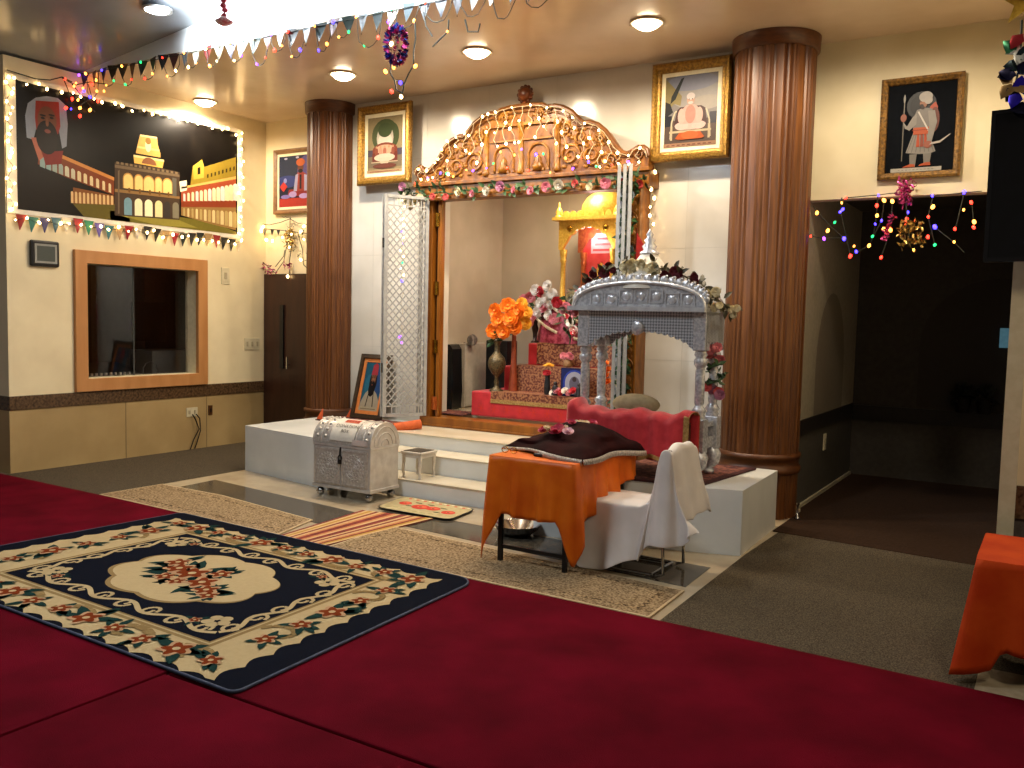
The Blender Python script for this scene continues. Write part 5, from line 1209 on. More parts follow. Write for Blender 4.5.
for cx, cyy, r_ in ((.2,.55,.08),(.44,.47,.11),(.60,.5,.09),(.83,.42,.085)):
    el(cx, cyy, r_, r_*1.55, 2, .0210+cx*.0003); el(cx+.01, cyy+.03, r_*.6, r_*.7, 3, .0215); el(cx, cyy, r_*.2, r_*.25, 4, .0218)
for k in range(8): el(.14+.105*k, .88, .022, .035, 2, .0210); el(.19+.105*k, .93, .02, .03, 5, .0209)
for k in range(9): el(.1+.1*k, .16+.05*math.sin(k), .04, .02, 6, .0208)
for cx, cyy in ((.3,.42),(.5,.7),(.7,.62),(.72,.3),(.33,.7)): el(cx, cyy, .05, .03, 4, .0209)
tag(b.build('door_mat', [M('cream_mat_face', 'b4a67c', 'a4966c', rough=.9), m_black, M('poppy_red', 'b02a1a', 'c03a24', rough=.85), M('poppy_orange', 'cc5a3c', rough=.85), M('poppy_green', '3c4220', rough=.9), M('poppy_cream', 'd8ccb0', rough=.9), M('poppy_sage', '8c8a58', rough=.9)]), 'cream door mat printed with red poppies at the foot of the steps', 'mat')

# ------------------------------------------------------------------ blue floral rug
z0 = .035
c4c = [Vector((-6.08, 2.60)), Vector((-2.91, 2.52)), Vector((-2.99, 4.475)), Vector((-5.93, 4.60))]
def RG(x, y, l=0):
    q = (c4c[0]*(1-x)+c4c[1]*x)*(1-y)+(c4c[3]*(1-x)+c4c[2]*x)*y
    return Vector((q.x, q.y, z0+.0006*l))
def inv(p):
    """unit coordinates of a surveyed floor point on the rug"""
    x, y = .5, .5
    for _ in range(30):
        q = RG(x, y); ex, ey = p[0]-q.x, p[1]-q.y; x += ex/3.0; y += ey/1.98
    return x, y
rg = MB()
rc = []
for cx, cyy, a0 in ((.985,.025,-90),(.955,.93,0),(.015,.975,90),(.015,.025,180)):
    rx, ry = (.045,.07) if a0 == 0 else (.015,.025)
    for k in range(7): a_ = math.radians(a0+15*k); rc.append((cx+rx*math.cos(a_), cyy+ry*math.sin(a_)))
rg.prism([RG(*p)[:2] for p in rc], .0205, z0, 0)
COLS = ['070b16', 'a28e68', '7a6440', '66290f', '142c28', '9c7c5c', '6d7a86']
def rp_(pts, mi, l): rg.poly([RG(min(.998,max(.002,x)), min(.998,max(.002,y)), l) for x, y in pts], mi)
# cream band: scalloped outside, straight inside
ox0, ox1, oy0, oy1 = .055, .940, .015, .925; ix0, ix1, iy0, iy1 = .20, .845, .135, .82
def wavy(x0, x1, y0, y1, amp, nx, ny):
    pts = []
    for k in range(nx*6): q = k/(nx*6); pts.append((x0+(x1-x0)*q, y0+amp*1.5*abs(math.sin(PI*nx*q))-amp))
    for k in range(ny*6): q = k/(ny*6); pts.append((x1-amp*abs(math.sin(PI*ny*q))+amp*.6, y0+(y1-y0)*q))
    for k in range(nx*6): q = k/(nx*6); pts.append((x1-(x1-x0)*q, y1-amp*1.5*abs(math.sin(PI*nx*q))+amp))
    for k in range(ny*6): q = k/(ny*6); pts.append((x0+amp*abs(math.sin(PI*ny*q))-amp*.6, y1-(y1-y0)*q))
    return pts
rp_(wavy(ox0, ox1, oy0, oy1, .013, 15, 10), 1, 1)
for d, mi, l in ((0, 2, 2), (.012, 1, 3), (.018, 2, 4), (.024, 0, 5)): rp_([(ix0+d*.7, iy0+d), (ix1-d*.7, iy0+d), (ix1-d*.7, iy1-d), (ix0+d*.7, iy1-d)], mi, l)
def oval(cx, cyy, rx, ry, mi, l, n=20, sc=0, ns=0):
    rp_([(cx+rx*(1+sc*abs(math.sin(ns*PI*k/n)))*math.cos(2*PI*k/n), cyy+ry*(1+sc*abs(math.sin(ns*PI*k/n)))*math.sin(2*PI*k/n)) for k in range(n)], mi, l)
oc = inv(at(2, z0, 188, 578))
ov = [inv(at(2, z0, *p)) for p in ((94,577),(276,577),(191,554),(187,604))]
e1 = Vector((ov[1][0]-ov[0][0], ov[1][1]-ov[0][1]))/2; e2 = Vector((ov[2][0]-ov[3][0], ov[2][1]-ov[3][1]))/2
rx_ = max(abs(e1.x), abs(e2.x))*1.3; ry_ = max(abs(e1.y), abs(e2.y))*1.2
oc = (.5*(ix0+ix1)+.0, .5*(iy0+iy1)-.0)
oval(oc[0], oc[1], rx_, ry_, 2, 6, 128, .12, 8); oval(oc[0]+.002, oc[1]+.006, rx_*.97, ry_*.965, 1, 7, 128, .12, 8)
def bloom(cx, cyy, r, l, big=False):
    k_ = 3.1/1.98
    for q in range(5 if not big else 7):
        a_ = rnd.uniform(0, 6.28); leafp = []
        L_, w_ = r*rnd.uniform(1.8, 2.9), r*.42
        for t_, h_ in ((.4,0),(.9,1),(1.5,.7),(2,0),(1.5,-.7),(.9,-1)):
            leafp.append((cx+(L_*t_/2*math.cos(a_)-w_*h_*math.sin(a_)), cyy+(L_*t_/2*math.sin(a_)+w_*h_*math.cos(a_))*k_))
        rp_(leafp, 4, l)
    rp_([(cx+r*(1+.25*math.cos(5*2*PI*k/30))*math.cos(2*PI*k/30), cyy+r*k_*(1+.25*math.cos(5*2*PI*k/30))*math.sin(2*PI*k/30)) for k in range(30)], 5, l+1)
    rp_([(cx+r*.78*(1+.3*math.cos(5*2*PI*k/30+1))*math.cos(2*PI*k/30), cyy+r*.78*k_*(1+.3*math.cos(5*2*PI*k/30+1))*math.sin(2*PI*k/30)) for k in range(30)], 3, l+2)
    rp_([(cx+r*.25*math.cos(2*PI*k/10), cyy+r*.25*k_*math.sin(2*PI*k/10)) for k in range(10)], 1, l+3)
for dx, dy, r in ((-.11,.07,.024),(-.07,.03,.028),(-.02,.02,.034),(.045,-.02,.03),(.09,-.06,.024),(.12,-.09,.018),(.03,.07,.022),(-.045,-.05,.02),(.0,-.06,.018)): bloom(oc[0]+dx, oc[1]+dy, r, 8, True)
def strip(pts, wd, mi, l):
    for a_, b_ in zip(pts[:-1], pts[1:]):
        dx, dy = (b_[0]-a_[0])*3.1, (b_[1]-a_[1])*1.98; q = math.hypot(dx, dy) or 1; nx, ny = -dy/q*wd/2/3.1, dx/q*wd/2/1.98
        rp_([(a_[0]-nx, a_[1]-ny), (b_[0]-nx, b_[1]-ny), (b_[0]+nx, b_[1]+ny), (a_[0]+nx, a_[1]+ny)], mi, l)
# scrollwork inside the field
for (xa, ya, xb, yb, n_) in ((ix0+.04, iy0+.075, ix1-.04, iy0+.075, 8), (ix0+.04, iy1-.075, ix1-.04, iy1-.075, 8), (ix0+.038, iy0+.08, ix0+.038, iy1-.08, 6), (ix1-.038, iy0+.08, ix1-.038, iy1-.08, 6)):
    pts = []
    for k in range(n_*8+1):
        q = k/(n_*8); o_ = math.sin(2*PI*q*n_/2)
        pts.append((xa+(xb-xa)*q+(.011*o_ if xa == xb else 0), ya+(yb-ya)*q+(.02*o_ if ya == yb else 0)))
    strip(pts, .03, 1, 6)
    for k in range(n_):
        q = (k+.5)/n_; cx, cyy = xa+(xb-xa)*q, ya+(yb-ya)*q; s_ = 1 if k % 2 else -1
        strip([(cx+(.022-.0014*j)*math.cos(s_*j*.7)*(.8), cyy+(.034-.002*j)*math.sin(s_*j*.7)) for j in range(11)], .022, 1, 7)
for cx, cyy in ((ix0+.08, iy0+.13), (ix1-.08, iy0+.13), (ix0+.08, iy1-.13), (ix1-.08, iy1-.13)):
    for q in range(5): oval(cx+.016*math.cos(q*1.26), cyy+.026*math.sin(q*1.26), .012, .018, 1, 8, 10)
    bloom(cx+(.035 if cx < .5 else -.035), cyy+(-.03 if cyy < .5 else .03), .011, 9)
# blooms and scrolls along the cream band
k = 0
for x in [.11+.078*i for i in range(11)]:
    for y in ((oy0+iy0)/2, (oy1+iy1)/2): bloom(x, y+rnd.uniform(-.008,.008), .018 if (k % 3) else .026, 9); k += 1
for y in (.25,.38,.5,.62,.74):
    for x in ((ox0+ix0)/2, (ox1+ix1)/2): bloom(x, y, .018 if (k % 3) else .026, 9); k += 1
for x in (.2,.36,.52,.68,.83):
    for y, s_ in (((oy0+iy0)/2, 1), ((oy1+iy1)/2, -1)): strip([(x+(.06-.0045*j)*math.cos(j*.55), y+s_*(.058-.0048*j)*math.sin(j*.55)) for j in range(11)], .055, 2, 6)
for y in (.3,.66):
    for x, s_ in (((ox0+ix0)/2, 1), ((ox1+ix1)/2, -1)): strip([(x+s_*(.045-.004*j)*math.cos(j*.55), y+(.06-.005*j)*math.sin(j*.55)) for j in range(11)], .04, 2, 6)
ro = rg.build('blue_rug', [M('rug_'+c, c, rough=.95, scale=40, bump=.25, bscale=160, spec=.05) for c in COLS])
tag(ro, 'large navy blue rug with a cream floral border on the crimson carpets', 'rug')
b = MB().tube([RG(x, y)-Z3*.006 for x, y in rc], .008, 6, closed=True); b.build('binding', M('grey_blue_binding', '2c3448', '384054', rough=.8), ro)

# ------------------------------------------------------------------ table under the orange cloth
tx0, tx1, ty0, ty1, tz = -3.225, -2.60, 4.98, 5.94, .725
t = thing('folding_table', 'folding table with black legs under the orange cloth', 'table', ((tx0+tx1)/2, (ty0+ty1)/2, 0))
MB().box(tx0, tx1, ty0, ty1, tz-.035, tz-.005).build('tabletop', M('table_board', '8c7a5c', '7c6a4c'), t)
for x, y in ((tx0+.07, ty0+.03), (tx1-.06, ty0+.03), (tx0+.07, ty1-.08), (tx1-.06, ty1-.08)):
    MB().box(x-.014, x+.014, y-.014, y+.014, .013, tz-.035).build('leg', m_black, t)
for ya, yb_ in ((ty0+.022, ty0+.038), (ty1-.09, ty1-.07)): MB().box(tx0+.07, tx1-.06, ya, yb_, .10, .125).build('stretcher', m_black, t)
# cloth: skirt with a hem that hangs lowest at the front corners
m_or1 = M('orange_satin', 'c4560c', 'd46a12', rough=.42, scale=5, spec=.3, bump=.08, bscale=30)
b = MB()
NT, NS = 88, 16
per = []
W_, D_ = tx1-tx0, ty1-ty0
def corner_pt(s):
    """walk round the table top, rounded corners; returns point, outward normal"""
    L = 2*(W_+D_); d = (s % 1)*L
    if d < W_: return Vector((tx0+d, ty0, 0)), Vector((0,-1,0)), ('f', d/W_)
    d -= W_
    if d < D_: return Vector((tx1, ty0+d, 0)), Vector((1,0,0)), ('r', d/D_)
    d -= D_
    if d < W_: return Vector((tx1-d, ty1, 0)), Vector((0,1,0)), ('b', d/W_)
    d -= W_
    return Vector((tx0, ty1-d, 0)), Vector((-1,0,0)), ('l', d/D_)
rows = []
NT = 160
for i in range(NT+1):
    p, n_, (side, q) = corner_pt(i/NT)
    cf = 0
    if side == 'f': drop = .385-.008*math.sin(q*9); cf = max(0, 1-q/.15)+max(0, 1-(1-q)/.17); drop += .31*cf if q < .5 else .29*cf
    elif side == 'r': cf = max(0, 1-q/.13); drop = (.42-.25*q+.01*math.sin(q*14)) + .25*cf
    elif side == 'b': drop = .19
    else: cf = max(0, 1-(1-q)/.13); drop = .2+.17*min(1,q*1.5)+.26*cf
    # blend the normal at the corners so that the skirt flares there
    L = 2*(W_+D_); d = (i/NT % 1)*L
    nn = Vector((0,0,0))
    for w_ in range(-5, 6):
        _, n2, _ = corner_pt(i/NT+w_*.006); nn += n2
    nn.normalize()
    row = []
    for j in range(NS+1):
        v = j/NS; fl_ = .012+.06*v*(.25+cf*(1-.5*v))+(.017*v*math.sin(i*.62+1.2*math.sin(i*.13))+.007*v*math.sin(i*1.31))*(1.3 if side in 'fr' else 1)
        row.append(p+nn*fl_+Z3*(tz+.004-.006*(v > 0)-drop*v))
    rows.append(row)
b.grid(rows)
b.poly([(tx0-.01, ty0-.01, tz+.004), (tx1+.01, ty0-.01, tz+.004), (tx1+.01, ty1+.01, tz+.004), (tx0-.01, ty1+.01, tz+.004)])
tag(b.build('orange_tablecloth', m_or1, solid=.003), 'orange satin cloth hanging in points over the folding table', 'tablecloth')
# dark velvet cover with the wrapped shape beneath it
m_vel = M('dark_velvet', '160506', '280a0a', rough=.8, scale=7, spec=.06, bump=.25, bscale=22)
b = MB(); P = []
vc = [at(2, tz+.012, 503, 449.5), at(2, tz+.012, 585, 465), Vector((tx1+.05, ty1-.0, tz)), Vector((tx0+.0, ty1+.02, tz))]
vc[1] = Vector((tx1+.02, ty0+.06, 0)); vc[0] = Vector((tx0-.07, ty0+.26, 0)); vc[2] = Vector((tx1+.06, ty1+.03, 0)); vc[3] = Vector((tx0-.02, ty1+.03, 0))
NV = 44
for i in range(NV+1):
    u = i/NV; row = []
    for j in range(NV+1):
        v = j/NV
        q = (vc[0]*(1-u)+vc[1]*u)*(1-v)+(vc[3]*(1-u)+vc[2]*u)*v
        q = Vector((q.x, q.y, 0)); ed = min(u, 1-u, v, 1-v)
        bx_ = math.exp(-(((q.x+2.86)/.24)**2+((q.y-5.58)/.33)**2))
        h = .15*bx_*(1+.12*math.sin(4*q.x+3))+.03*min(1, ed*6)+.009*(1+math.sin(u*15+v*4))*min(1, ed*9)+.007*(1+math.sin(v*23-u*9))*min(1, ed*9)
        z = tz+.02+h
        if q.x > tx1+.02: z -= (q.x-tx1-.02)*1.1
        row.append(Vector((q.x+.02*math.sin(v*9)*(u > .9), q.y+.03*math.sin(u*7)*(v < .1), z)))
    P.append(row)
b.grid(P)
vo = tag(b.build('velvet_cover', m_vel, solid=.005), 'dark maroon velvet cover with a silver fringe, heaped on the orange table', 'cover')
b = MB()
ed_ = [P[i][0] for i in range(NV+1)]+[P[NV][j] for j in range(1, NV+1)]
for k_, (a_, c_) in enumerate(zip(ed_[:-1], ed_[1:])):
    o_ = Vector((.0, -.006, 0)) if k_ < NV else Vector((.006, 0, 0)); w_ = .012 if k_ < NV*.5 else .03
    b.add([a_+o_+Z3*.006, c_+o_+Z3*.006, c_+o_*2-Z3*w_, a_+o_*2-Z3*w_], [(0,1,2,3)], None, True)
b.build('fringe', M('silver_fringe', 'b8b0a4', '8a8278', rough=.45, metal=.3, scale=90), vo, solid=.003)
# flowers on the velvet
t = thing('flower_string', 'string of crimson and cream flowers lying across the velvet cover', 'flowers', (-2.95, 5.45, tz+.2))
def vh(x, y):
    best = min((p for r in P for p in r), key=lambda p: (p.x-x)**2+(p.y-y)**2); return best.z
FC = mesh_only((lambda q: (rose(q, (0,0,0), (0,-.4,.9), 1), q)[1])(MB()), 'flower', M('petal_crimson', '9c1438', 'b8284c', rough=.6))
FW = mesh_only((lambda q: (rose(q, (0,0,0), (0,-.4,.9), 1), q)[1])(MB()), 'flower', M('petal_soft_cream', 'dcc8a8', 'cdb894', rough=.6))
FPk = mesh_only((lambda q: (rose(q, (0,0,0), (0,-.4,.9), 1), q)[1])(MB()), 'flower', M('petal_soft_pink', 'd0a0ac', 'dcb4bc', rough=.6))
for px_, py_, c, s_ in ((543,431,FC,.035),(547,429,FW,.03),(551,431,FW,.03),(556,432,FC,.05),(559,429,FC,.04),(568,432.5,FPk,.04),(565,429,FW,.025),(570,424,FC,.04),(576,423.5,FW,.03),(581,424,FW,.03),(586,425,FW,.03),(592,424,FC,.04),(572,427,FC,.03)):
    p = at(2, tz+.17, px_, py_); y_ = max(min(p.y, ty1-.02), 5.3); p = at(1, y_, px_, py_); child(c, 'flower', t, (p.x, y_, max(p.z, vh(p.x, y_)+.01)), (0, rnd.uniform(-.3,.3), rnd.uniform(0,1)), s_)
# small things on the cloth edge
p = at(2, tz+.01, 539, 456); b = MB().box(p.x-.035, p.x+.035, p.y-.022, p.y+.022, tz+.006, tz+.03); tag(b.build('small_black_case', m_black, bevel=.01), 'small black case with a silver top on the front edge of the orange cloth', 'case')
MB().box(p.x-.022, p.x+.022, p.y-.012, p.y+.014, tz+.03, tz+.034).build('silver_top', m_chrome, bpy.data.objects['small_black_case'])
p = at(2, tz+.01, 509, 453); t = thing('spectacles', 'pair of spectacles lying on the front left of the orange cloth', 'glasses', (p.x, p.y, tz+.006))
for dx in (-.035, .035): MB().tube([(p.x+dx+.026*math.cos(2*PI*k/16), p.y+.004, tz+.03+.02*math.sin(2*PI*k/16)) for k in range(16)], .003, 5, closed=True).build('rim', m_brass, t)
b = MB().tube([(p.x-.01, p.y, tz+.032), (p.x+.01, p.y, tz+.032)], .003, 5); b.tube([(p.x-.06, p.y+.004, tz+.033), (p.x-.055, p.y+.1, tz+.02)], .003, 5); b.tube([(p.x+.06, p.y+.004, tz+.033), (p.x+.055, p.y+.1, tz+.02)], .003, 5); b.build('temples', m_brass, t)
# steel bowl on the floor behind the table
p = fl(533, 529); t = thing('steel_bowl', 'wide steel bowl on the marble floor behind the orange table', 'bowl', (p.x, p.y, 0))
MB().lathe([(.09,.001),(.11,.01),(.16,.05),(.175,.085),(.18,.088),(.165,.085),(.1,.02),(.0,.015)], (p.x, 5.72, 0), 28).build('body', m_chrome, t)

# ------------------------------------------------------------------ chair under a white cloth
cx0, cx1, cy0, cy1 = -2.60, -2.12, 5.24, 5.68
t = thing('cantilever_chair', 'chrome legged chair beside the orange table, hidden under a white cloth', 'chair', ((cx0+cx1)/2, (cy0+cy1)/2, 0))
m_pad = M('brown_seat_pad', '4a2a1c', '5a3624', rough=.6)
MB().box(cx0, cx1, cy0+.02, cy1-.02, .40, .445).build('seat', m_pad, t, bevel=.015)
MB().ext([(cx1-.02, cy0+.02, .46), (cx1+.02, cy0+.02, .46), (cx1+.07, cy0+.02, .84), (cx1+.03, cy0+.02, .84)], (0, cy1-cy0-.04, 0)).build('backrest', m_pad, t, bevel=.015)
for y in (cy0+.04, cy1-.04):
    MB().tube([(cx1+.05, y, .8), (cx1+.02, y, .42), (cx1+.01, y, .40), (cx0+.06, y, .39), (cx0+.03, y, .36), (cx0-.0, y, .04), (cx0+.03, y, .018), (cx1-.05, y, .018)], .012, 8).build('leg', m_chrome, t)
    MB().tube([(cx1-.03, y, .4), (cx1+.02, y, .25), (cx1+.03, y, .03), (cx1-.02, y, .018)], .011, 8).build('leg', m_chrome, t)
b = MB().tube([(cx1-.05, cy0+.04, .018), (cx1-.05, cy1-.04, .018)], .012, 8); b.build('floor_bar', m_chrome, t)
# cloth: profile from behind the back, over it, along the seat and down the front
prof = [(-1.95,.40),(-1.98,.52),(-2.01,.66),(-2.035,.80),(-2.045,.862),(-2.075,.872),(-2.11,.85),(-2.13,.76),(-2.15,.62),(-2.18,.51),(-2.24,.468),(-2.36,.462),(-2.5,.462),(-2.60,.458),(-2.635,.44),(-2.65,.36),(-2.66,.24),(-2.665,.10)]
lens = [0]
for a_, c_ in zip(prof[:-1], prof[1:]): lens.append(lens[-1]+math.hypot(c_[0]-a_[0], c_[1]-a_[1]))
def PF(s):
    s *= lens[-1]
    for k in range(len(prof)-1):
        if s <= lens[k+1]+1e-9:
            q = (s-lens[k])/(lens[k+1]-lens[k]); return Vector((prof[k][0]+(prof[k+1][0]-prof[k][0])*q, 0, prof[k][1]+(prof[k+1][1]-prof[k][1])*q))
b = MB(); P = []; NSS, NTT = 60, 48
for i in range(NSS+1):
    s = i/NSS; c_ = PF(s); row = []
    # hem height of the near side: low under the seat, rising behind the back
    hem = .03 if s > .74 else .03+.33*((.74-s)/.74)**.9
    hem += .015*math.sin(s*23)
    hem_far = hem+.12
    for j in range(NTT+1):
        v = j/NTT
        fold = .017*math.sin(s*34+1)+.010*math.sin(s*61)
        if v < .36:      # near side skirt
            q = 1-v/.36; z = c_.z-(c_.z-min(hem, c_.z-.02))*q; y = cy0-.012-(.05+.03*q)*q+fold*q*1.4; x = c_.x+.05*q*math.sin(s*11)*(1 if .1 < s < .9 else .3)+.13*q*max(0, 1-s/.33)
        elif v > .80:
            q = (v-.80)/.20; z = c_.z-(c_.z-min(hem_far, c_.z-.02))*q; y = cy1+.012+.05*q-fold*q; x = c_.x
        else:
            q = (v-.36)/.44; y = cy0-.012+(cy1-cy0+.024)*q; z = c_.z+.006*math.sin(q*13+s*9)+(.0 if c_.z < .6 else -.05*(2*q-1)**4); x = c_.x+.008*math.sin(q*11)
            if .5 < s < .8: z += .012*math.sin(PI*q)
        if s < .36: x += .03*math.sin(v*16)*(1-s/.36)*.6
        row.append(Vector((x, y, max(.012, z))))
    P.append(row)
b.grid(P)
tag(b.build('white_cloth', M('white_cotton', 'd2ccc6', 'c6c0ba', rough=.75, scale=5, bump=.1, bscale=14, sheen=.2), solid=.004, sub=1), 'white cotton cloth draped over the chair beside the orange table', 'cloth')

# ------------------------------------------------------------------ red covered table at the right edge
t = thing('side_table', 'small dark table under the red orange cloth at the right edge', 'table', (.15, 4.85, 0))
rx0, rx1, ry0, ry1, rz = -.27, .55, 4.60, 5.22, .58
MB().box(rx0+.02, rx1, ry0, ry1, rz-.03, rz-.004).build('tabletop', m_dark, t)
for x in (rx0+.3, rx1-.05):
    for y in (ry0+.1, ry1-.05): MB().box(x-.02, x+.02, y-.02, y+.02, .007, rz-.03).build('leg', m_black, t)
tag(MB().box(-.05, .5, 4.78, 5.1, .007, .3).build('dark_bag', M('navy_bag', '10141c', '181e28', rough=.8), bevel=.05), 'dark navy bag under the red covered table', 'bag')
b = MB(); rows = []
edge = [(rx1, ry0)]+[(rx1-(rx1-rx0)*k/30, ry0) for k in range(1, 31)]+[(rx0, ry0+(ry1-ry0)*k/20) for k in range(1, 21)]
for i, (x, y) in enumerate(edge):
    cd = abs(i-30); cf = max(0, 1-cd/5)
    n_ = Vector((0,-1,0)) if i < 27 else (Vector((-1,0,0)) if i > 33 else Vector((-(i-26)/8, -(34-i)/8, 0)).normalized())
    drop = (.41 if i < 27 else .47)+.07*cf; drop = min(drop, rz-.03)
    row = [Vector((x, y, 0))+n_*(.012+.065*(j/14)*(.4+cf)+.025*(j/14)*math.sin(i*.9))+Z3*(rz+.004-drop*j/14) for j in range(15)]
    rows.append(row)
b.grid(rows); b.poly([(rx0-.01, ry0-.01, rz+.004), (rx1, ry0-.01, rz+.004), (rx1, ry1, rz+.004), (rx0-.01, ry1, rz+.004)])
tag(b.build('red_tablecloth', M('red_orange_cloth', 'a83208', 'b8420f', rough=.7, scale=6, spec=.15, bump=.1, bscale=40), solid=.004), 'red orange cloth hanging over the small table at the right edge', 'tablecloth')
tag(MB().box(-.25, .7, 4.475, 4.8, .0065, .011).build('cream_mat', M('cream_felt_mat', 'a8987c', '98886c', rough=.9)), 'cream mat on the floor under the red covered table', 'mat')

# ------------------------------------------------------------------ television and ornaments at the right
q0, q1, q2, q3 = at(1, 5.35, 983, 112), at(1, 5.35, 983, 262), at(1, 5.25, 1064, 262), at(1, 5.25, 1064, 97)
t = thing('television', 'black wall television at the right edge, seen switched off', 'television', (.0, 5.35, q1.z))
U = Vector((.96, -.13, 0)).normalized(); Nn = U.cross(Z3)
Nn = Vector((U.y, -U.x, 0)); O = Vector((q1.x, 5.35, q1.z)); h_ = q0.z-q1.z; w_ = 1.25
MB().ext([O, O+U*w_, O+U*w_+Z3*h_, O+Z3*h_], -Nn*.05).build('housing', m_black, t)
MB().rings(O, U, Z3, Nn, w_, h_, [(0,0),(0,.008),(.022,.008),(.022,.002)]).build('bezel', M('gloss_black', '101012', rough=.12), t)
MB().poly([O+U*.022+Z3*.022+Nn*.002, O+U*(w_-.022)+Z3*.022+Nn*.002, O+U*(w_-.022)+Z3*(h_-.022)+Nn*.002, O+U*.022+Z3*(h_-.022)+Nn*.002]).build('screen', M('dark_screen', '050506', '07070a', rough=.1), t)
MB().bar(O+U*.55+Z3*.4-Nn*.05, Vector((O.x+.62, YS-.085, O.z+.4)), .1, .1).build('wall_bracket', m_black, t)
# star and streamers
p = at(2, ZC-.19, 1025, 1); t = thing('gold_star', 'gold paper star hanging from the ceiling at the top right corner', 'ornament', p)
b = MB(); pts = []
for k in range(10): r_ = .16 if k % 2 == 0 else .065; a_ = PI/2+k*PI/5; pts.append((p.x+r_*math.cos(a_), p.y, p.z+r_*math.sin(a_)))
b.ext(pts, (0, .012, 0)); b.build('star', M('gold_paper', '7a6420', 'a08a3c', rough=.35, metal=.5), t)
MB().tube([(p.x, p.y+.006, p.z+.15), (p.x, p.y+.006, ZC)], .003, 4).build('thread', m_wirew, t)
t = thing('foil_streamer', 'green, red and navy foil streamer above the television', 'streamer', at(1, 5.3, 1020, 60))
ps = [(1022,34,'9c2a30'),(1017,52,'1f5a3c'),(1021,63,'1a2a30'),(1017,74,'141432'),(1014,84,'8c7048'),(1020,92,'2a1ea0'),(1014,103,'141428'),(1024,48,'c8c8c0')]
for k, (px_, py_, c) in enumerate(ps):
    q = at(1, 5.3, px_, py_); b = MB()
    for j in range(3): leaf(b, q+rv(.01), Vector((rnd.uniform(-1,1), -.2, rnd.uniform(-1,1))), Vector((0,-1,.2)), .09, .07, 0)
    b.build('foil', M('foil_'+c, c, rough=.25, metal=.6), t)
MB().tube([at(1, 5.31, 1022, 20), at(1, 5.31, 1020, 60), at(1, 5.31, 1012, 106)], .006, 5).build('cord', m_wire, t)

# coloured lights across the passage header
t = thing('coloured_fairy_lights', 'red, blue and amber fairy lights sagging across the top of the dark passage', 'string lights', (-1.2, YH-.05, 2.5))
HB = lambda x, y: at(1, YH-.06, 768+x/4, 170+y/4)
sw = [[(180,145),(240,215),(300,270)],[(165,262),(225,275),(310,270)],[(296,110),(290,165),(330,345)],[(310,112),(440,100),(520,90)],[(440,100),(430,215),(420,265)],[(465,120),(455,200),(405,300),(330,345)],[(498,125),(490,240),(452,350)],[(560,110),(660,105),(785,90),(855,85)],[(660,105),(640,188),(668,300)],[(785,90),(750,235)],[(815,130),(825,230)],[(590,300),(640,268),(668,230),(745,290),(785,330)]]
b = MB()
for pl in sw: b.tube([HB(*p) for p in pl], .004, 4)
b.build('wire', m_wire, t)
bl = [(312,112,'red'),(296,132,'amber'),(300,158,'blue'),(290,168,'blue'),(172,265,'red'),(197,172,'amber'),(240,243,'amber'),(225,275,'violet'),(305,275,'blue'),(268,210,'green'),(345,305,'amber'),(354,327,'blue'),(330,345,'red'),(405,303,'amber'),(419,266,'green'),(430,217,'blue'),(455,203,'blue'),(463,237,'amber'),(437,183,'amber'),(465,122,'amber'),(498,126,'amber'),(443,102,'blue'),(453,350,'red'),(436,143,'red'),(490,240,'amber'),(658,104,'blue'),(660,148,'amber'),(642,188,'red'),(668,228,'blue'),(668,300,'green'),(640,268,'red'),(748,236,'red'),(745,288,'amber'),(785,90,'blue'),(783,160,'amber'),(813,130,'red'),(825,208,'amber'),(823,230,'red'),(583,320,'amber'),(560,170,'blue'),(555,198,'red')]
bulbs(t, [(HB(x, y)-Y3*.01, c) for x, y, c in bl], .0125)
t = thing('tinsel_ornament', 'hanging pink and gold tinsel ornament over the middle of the dark passage', 'ornament', HB(555, 320))
b = MB(); b2 = MB(); b3 = MB()
for k in range(110):
    x, y = rnd.choice(((545,70),(555,110),(550,85),(560,60))); q = HB(x+rnd.uniform(-22,22), y+rnd.uniform(-25,30)); leaf(b, q-Y3*.03, rv(), rv(), .05, .02, 0)
for k in range(50):
    s_ = rnd.random(); q = HB(505-50*s_+rnd.uniform(-6,6), 180+110*s_); leaf(b3, q-Y3*.03, rv(), rv(), .04, .016, 0)
for k in range(110):
    q = HB(570+rnd.uniform(-38,45), 250+rnd.uniform(-50,60)); leaf(b2, q-Y3*.03, rv(), rv(), .05, .022, 0)
b.build('pink_tinsel', M('magenta_foil', 'a02468', 'd0508c', rough=.25, metal=.6), t); b3.build('pink_tinsel', MATS['magenta_foil'], t); b2.build('gold_tinsel', M('pale_gold_foil', '9c7c3c', 'c8a860', rough=.25, metal=.7), t)
MB().tube([HB(550,40)-Y3*.03, HB(555,150)-Y3*.03, HB(570,300)-Y3*.03], .004, 4).build('thread', m_wire, t)
p = at(1, 10.37, 1003, 338); b = MB().box(p.x-.03, p.x+.10, 10.36, 10.379, p.z-.1, p.z+.1); tag(b.build('blue_notice', M('pale_blue_notice', '5a8ca0', '4c7c90', emit=.25, ec='6aa0b4')), 'small pale blue notice on the back wall of the dark passage', 'notice')
for px_, lb in ((963, 'dark flower pot at the left on the passage back ledge'), (985, 'dark flower pot at the right on the passage back ledge')):
    p = at(1, 10.3, px_, 400); t = thing('potted_plant', lb, 'plant', (p.x, 10.3, .78))
    MB().lathe([(.06,0),(.08,.12),(.085,.16)], (p.x, 10.28, .781), 14).build('pot', paint('1a1612'), t)
    b = MB()
    for k in range(40): leaf(b, (p.x, 10.28, .95), rv()+Z3*.6, rv(), .16, .05, 0)
    b.build('foliage', M('shadow_leaf', '14160f', '1e2014', rough=.7), t)
p = at(0, -1.92, 826, 442)
